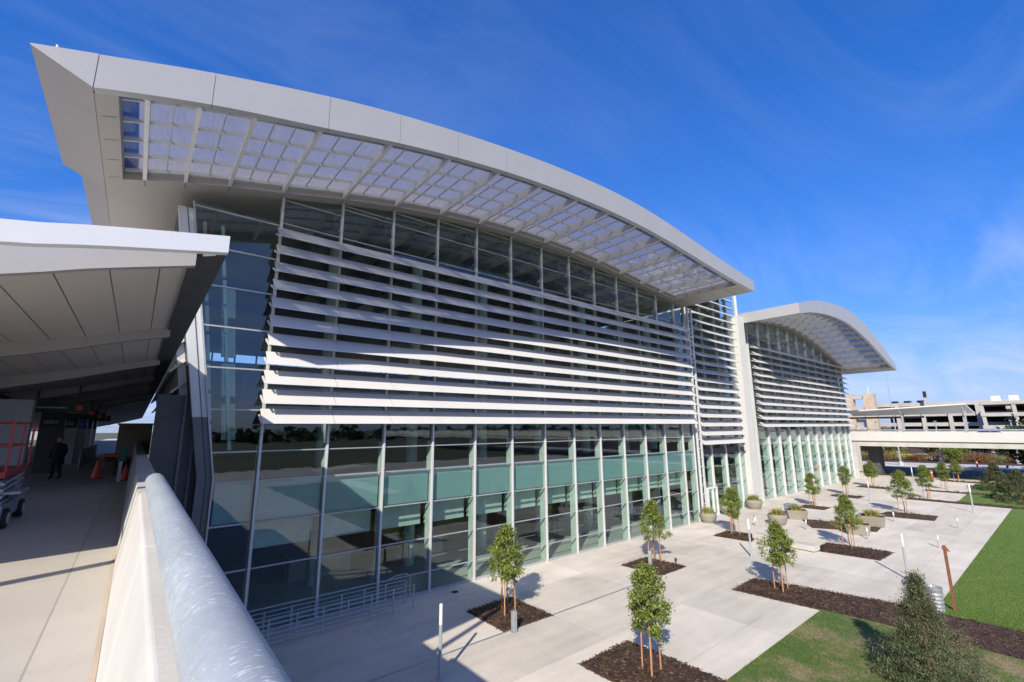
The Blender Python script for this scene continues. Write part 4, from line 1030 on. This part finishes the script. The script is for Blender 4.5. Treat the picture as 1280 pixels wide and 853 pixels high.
# ------------------------------------------------------------------ elevated roadway bridge
MB.world = True
br = thing('road_bridge', 'long pale elevated roadway crossing behind the plaza on heavy piers', 'bridge', (94, 5, 0))
MB().hexa([(90, -160, 4.6), (104, -160, 4.6), (104, 60, 4.6), (90, 60, 4.6), (90, -160, 5.5), (104, -160, 5.5), (104, 60, 5.5), (90, 60, 5.5)]).build('road_deck', 'conc', br)
for x in (89.75, 103.8):
    p = MB().box(x, x + .24, -160, 60, 5.42, 6.75).build('parapet', 'bridge_paint', br)
    MB().box(x + .06, x + .16, -160, 60, 7.0, 7.1).build('rail', 'galv', p)
    rp_ = MB()
    for y in frange(-60, 40, 2.5): rp_.box(x + .08, x + .14, y, y + .06, 6.751, 7.0)
    rp_.build('rail_post', 'galv', p)
MB().box(86.2, 88.4, 22.0, 24.2, 0, 5.2).build('pier', 'conc', br)
MB().box(93.5, 96.2, 20.9, 22.3, 0, 4.59).build('pier', 'dark', br)
MB().box(95, 97.5, -22, -20.4, 0, 4.59).build('pier', 'dark', br)
bc = thing('bridge_canopy', 'thin pale sloping canopy on posts over the elevated roadway', 'canopy', (92, 16, 7))
MB().hexa([(91, 9.6, 10.62), (99, 9.6, 9.55), (99, 25, 9.42), (91, 25, 9.95), (91, 9.6, 10.8), (99, 9.6, 9.73), (99, 25, 9.6), (91, 25, 10.13)]).build('roof', 'white', bc)
for y in (10.0, 17.0):
    MB().box(91.8, 92.2, y - .18, y + .18, 5.5, 9.2).build('post', 'steelgrey', bc)
    bm_ = MB()
    for dx in (-.9, 1.6): bm_.tube((92, y, 8.6), (92 + dx, y, 10.25 - .12 * (dx + .9) - .05 * (y - 10)), .12, .09)
    bm_.build('bracket', 'steelgrey', bc)
MB().box(96, 96.3, 15, 26, 8.9, 9.2).build('edge_beam', 'dark', bc)
MB.world = False
car_mesh('blue_car', 'blue car on the elevated roadway behind the canopy post', 'car', (95.5, 7.7, 5.5), R(-90), 'vehicle_blue')
car_mesh('grey_car', 'grey car parked among shrubs beyond the lower road', 'car', (138, 22.8, 0.02), R(-80), 'vehicle_grey')
MB.world = True
# parking garage
ga = thing('parking_garage', 'long multi-level concrete parking garage on the horizon beyond the elevated roadway', 'parking garage', (210, 0, 0))
for k, z in enumerate((1.0, 4.2, 7.4, 10.7, 14.2)):
    x0 = 208 + (6 if k == 4 else 0)
    MB().box(208, 208.5, -90, 48, z, z + 1.2).build('parapet', 'garage', ga)
    MB().box(208.5, 262, -90, 48, z, z + .5).build('floor_slab', 'garage', ga)
for y in frange(-88, 46, 6.7): MB().box(207.6, 208.8, y - .5, y + .5, 0, 14.2).build('column', 'garage', ga)
MB().box(240, 241, -90, 48, 0, 14).build('core_wall', 'dark', ga)
nb = thing('garage_ramp_block', 'nearer garage block with open ramps on the right of the parking garage', 'parking garage', (190, -20, 0))
for z in (6.6, 10.1, 13.4): MB().box(188, 189, -70, 17, z, z + 1.0).build('parapet', 'garage', nb)
for z in (6.6, 10.1, 13.4): MB().box(189, 206, -70, 17, z, z + .4).build('floor_slab', 'garage', nb)
for y in frange(-66, 16, 6.3): MB().hexa([(188.2, y - .4, 0), (188.9, y - .4, 0), (188.9, y + .4, 0), (188.2, y + .4, 0), (188.2, y + .2, 13.4), (188.9, y + .2, 13.4), (188.9, y + 1.0, 13.4), (188.2, y + 1.0, 13.4)]).build('column', 'garage', nb)
stt = thing('stair_tower', 'tan stair tower of two square pillars joined by beams beside the garage', 'stair tower', (200, 49, 0))
for y0, y1 in ((43.2, 46.3), (49.4, 52.4)): MB().box(198, 201, y0, y1, 0, 18.7).build('pillar', 'tan', stt)
for z in (6, 10, 13.2, 17): MB().box(198.4, 200.6, 46.31, 49.39, z, z + 1.1).build('beam', 'garage', stt)
MB().box(199.8, 200.2, 46.31, 49.39, 7.1, 9.9).build('screen', 'steelgrey', stt)
MB().tube((199, 44.8, 18.7), (199, 44.8, 21.3), .12).build('antenna', 'white', stt)
MB.world = False
for k, (y, lab) in enumerate(((4.5, 'white van on the garage roof, nearest the right border'), (13.0, 'white van on the garage roof, middle one'), (16.5, 'white van on the garage roof, next to the roofline break'))):
    t = thing('parked_van', lab, 'van', (191.5, y - 3, 13.85), 0, 'white vans parked on the garage roof')
    MB().loft([[(x, yy_, z) for x, z in ((-2.4, .3), (2.4, .3), (2.4, 1.0), (1.7, 1.9), (-2.4, 1.95))] for yy_ in (-.95, .95)]).build('body', 'vehicle', t, bevel=.08)
    MB().box(.3, 1.5, -.97, .97, 1.15, 1.7).build('window', 'window_dark', t)
for k, y in enumerate((33, 36.5, 40)):
    t = thing('parked_car', ['dark car roof showing over the garage parapet, nearest the sign mast', 'dark car roof showing over the garage parapet, middle of three', 'dark car roof showing over the garage parapet, nearest the stair tower'][k], 'car', (211, y, 14.7), 0, 'dark cars parked on the garage roof')
    MB().loft([[(x, yy_, z) for x, z in ((-2.1, .3), (2.1, .3), (2.1, .8), (1.2, .95), (.5, 1.5), (-1.2, 1.5), (-2.1, 1.0))] for yy_ in (-.9, .9)]).build('body', 'window_dark', t, bevel=.06)
gm = thing('roof_sign', 'small dark sign on a short mast above the garage roof', 'sign', (206, 31, 14))
MB().box(-.25, .25, -.35, .35, 0, 3.0).build('mast', 'garage', gm); MB().box(-.4, -.2, -.45, .45, 3.01, 5.0).build('board', 'signdark', gm)

# masts and lamp posts beyond
mast = thing('tall_mast', 'tall thin light mast rising beyond the elevated roadway at the end of the far roof', 'mast', (117.5, 23.0, 0))
MB().lathe([(.2, 0), (.16, 1), (.05, 19)], n=12).build('pole', 'galv', mast); MB().lathe([(.4, 0), (.4, .7), (.3, .75)], n=14).build('footing', 'conc', mast)
GS = 'street lamp posts along the far roadside'
l0 = None
for x, y, lab in ((128, 28.3, 'grey lamp post on a pale footing just past the dark bridge pier'), (135, 19.4, 'grey lamp post on a pale footing at the middle of the shrub bank'), (138, 8.4, 'grey lamp post on a pale footing nearest the right border')):
    if l0 is None:
        l0 = thing('street_lamp', lab, 'street lamp', (x, y, 0), 0, GS)
        MB().lathe([(.16, .9), (.14, 3), (.09, 8.5)], n=10).build('pole', 'galv', l0); MB().lathe([(.45, 0), (.45, .85), (.35, .9)], n=14).build('footing', 'conc', l0); MB().box(-.9, .9, -.15, .15, 8.5, 8.65).build('lamp_arm', 'galv', l0)
    else: dup(l0, (x, y, 0), 0, lab)
mk = thing('roadside_marker', 'red delineator post at the plaza edge by the dark road', 'marker', (93.6, 14.9, 0))
MB().lathe([(.25, 0), (.25, .05), (.14, .06), (.12, 1.15)]).build('post', 'orange', mk); MB().lathe([(.145, .7), (.145, .9)]).build('band', 'white', mk)
dup(mk, (122, 12.8, 0), 0, 'small orange barrel standing on the far pavement', 1.0)
yb = thing('work_barrier', 'yellow and white work barrier among the shrubs beyond the road', 'barrier', (139, 26.2, 0))
MB().box(-.1, .1, -1.2, 1.2, .35, 1.25).build('board', 'yellow', yb); MB().box(-.12, .12, .9, 1.35, 0, 1.7).build('post', 'white', yb); MB().box(-.12, .12, -1.3, -1.0, 0, 1.2).build('post', 'white', yb)
fw_ = thing('low_wall', 'low pale wall at the right border, ending the dark road', 'wall', (98.5, 5.0, 0), .08)
MB().loft([[(x, y, z) for y, z in ((-3, 0), (1.2, 0), (.6, 1.5), (-3, 1.5))] for x in (0, .4)]).build('wall', 'conc', fw_)
MB().box(-.1, .5, -3, .55, 1.501, 1.62).build('coping', 'white', fw_)

# roadside trees and shrubs
def ball_shape(h0, h1, r):
    def f(rnd):
        while True:
            x, y, z = (rnd.uniform(-1, 1) for _ in range(3))
            d = x * x + y * y + z * z
            if .25 < d < 1: return (x * r * (1 + .2 * math.sin(4 * z)), y * r, h0 + (z * .5 + .5) * (h1 - h0))
    return f
def make_far_tree(label, loc, h, r, n, size, seed, mat, group, name='roadside_tree', cat='tree', clump=60):
    t = thing(name, label, cat, loc, 0, group)
    tb = MB().tube((0, 0, 0), (0, 0, h * .6), .04 * h, .015 * h, 8); branchy(tb, h * .3, h * .8, r, 7, seed, .012 * h); tb.build('trunk', 'bark', t)
    cl_scale[0] = r * .9
    leaves(n, ball_shape(h * (.22 if cat == 'tree' else .05), h * .95, r * .85), size, seed, clump=clump).build('crown', mat, t); return t
GT = 'dense trees beyond the lower road'; GSH = 'rust and green shrubs on the far roadside bank'
f0 = make_far_tree('dark green tree beyond the road', (160, 15, 0), 6.5, 3.4, 2600, .55, 21, 'leaf_dark', GT)
f1 = make_far_tree('olive green tree beyond the road', (149, 30, 0), 5.2, 2.6, 2600, .42, 22, 'leaf', GT)
f0['label'] = f1['label'] = 'dense green tree in the row beyond the lower road, under the elevated roadway'
ypos = [-18, -12, -6, -1.5, 3, 7, 10.5, 19, 23, 33.5, 37, 41, 46]
for k, y in enumerate(ypos):
    dup((f0, f1)[k % 2 == 1], (146 + 9 * ((k * 37 % 10) / 10) - (4 if y > 28 else 0), y, 0), k * 1.7, None, .8 + .06 * (k * 7 % 6))
bt = dup(f0, (112, 4.6, 0), 2.0, 'dark tree rising past the parapet of the elevated roadway', 1.28)
gt = dup(f1, (134, 17.4, 0), 1.0, 'small bright green tree beside the middle lamp post on the bank', .72)
s0 = make_far_tree('low rust and green shrub on the bank beyond the lower road', (136, 24, 0), 1.3, 1.5, 900, .22, 31, 'leaf_rust', GSH, 'roadside_shrub', 'shrub', 40)
s1 = make_far_tree('low rust and green shrub on the bank beyond the lower road', (134, 33, 0), 1.6, 1.6, 900, .22, 32, 'leaf_yellow', GSH, 'roadside_shrub', 'shrub', 40)
for k in range(24):
    y = -8 + k * 1.95; x = 139.5 - .32 * (y - 8) + (k * 29 % 11) * .5
    dup(s1 if k % 4 == 2 else s0, (x, y, 0), k * 1.3, None, .8 + .08 * (k * 5 % 7))
# far woods all round (seen at the horizon and mirrored in the glass)
MB.world = True
fwm = MB(); rnd = random.Random(77)
for (x0, y0, x1, y1) in ((-300, -260, 420, -340), (420, -340, 620, 260), (-420, 500, -40, 620)):
    n = int(math.hypot(x1 - x0, y1 - y0) / 3.2)
    for k in range(n):
        t = k / n; cx = x0 + (x1 - x0) * t + rnd.uniform(-12, 12); cy = y0 + (y1 - y0) * t + rnd.uniform(-12, 12); h = rnd.uniform(5, 11); r_ = rnd.uniform(3, 5.5)
        for _ in range(26):
            a = rnd.uniform(0, 6.28); u = rnd.random(); z = h * u; rr = r_ * math.sqrt(max(.05, 1 - (u - .35) ** 2 * 2)) * rnd.uniform(.5, 1); s = rnd.uniform(.8, 1.8)
            p = Vector((cx + rr * math.cos(a), cy + rr * math.sin(a), z)); q = Matrix.Rotation(rnd.uniform(0, 6.28), 3, 'Z') @ Matrix.Rotation(rnd.uniform(-1.2, 1.2), 3, 'X')
            fwm.add([p + q @ Vector(v) * s for v in ((-1, -1, 0), (1, -1, .2), (1.1, 1, 0), (-.9, 1, .2))], [(0, 1, 2, 3)])
tag(fwm.build('far_woods', 'leaf_dark'), kind='stuff')
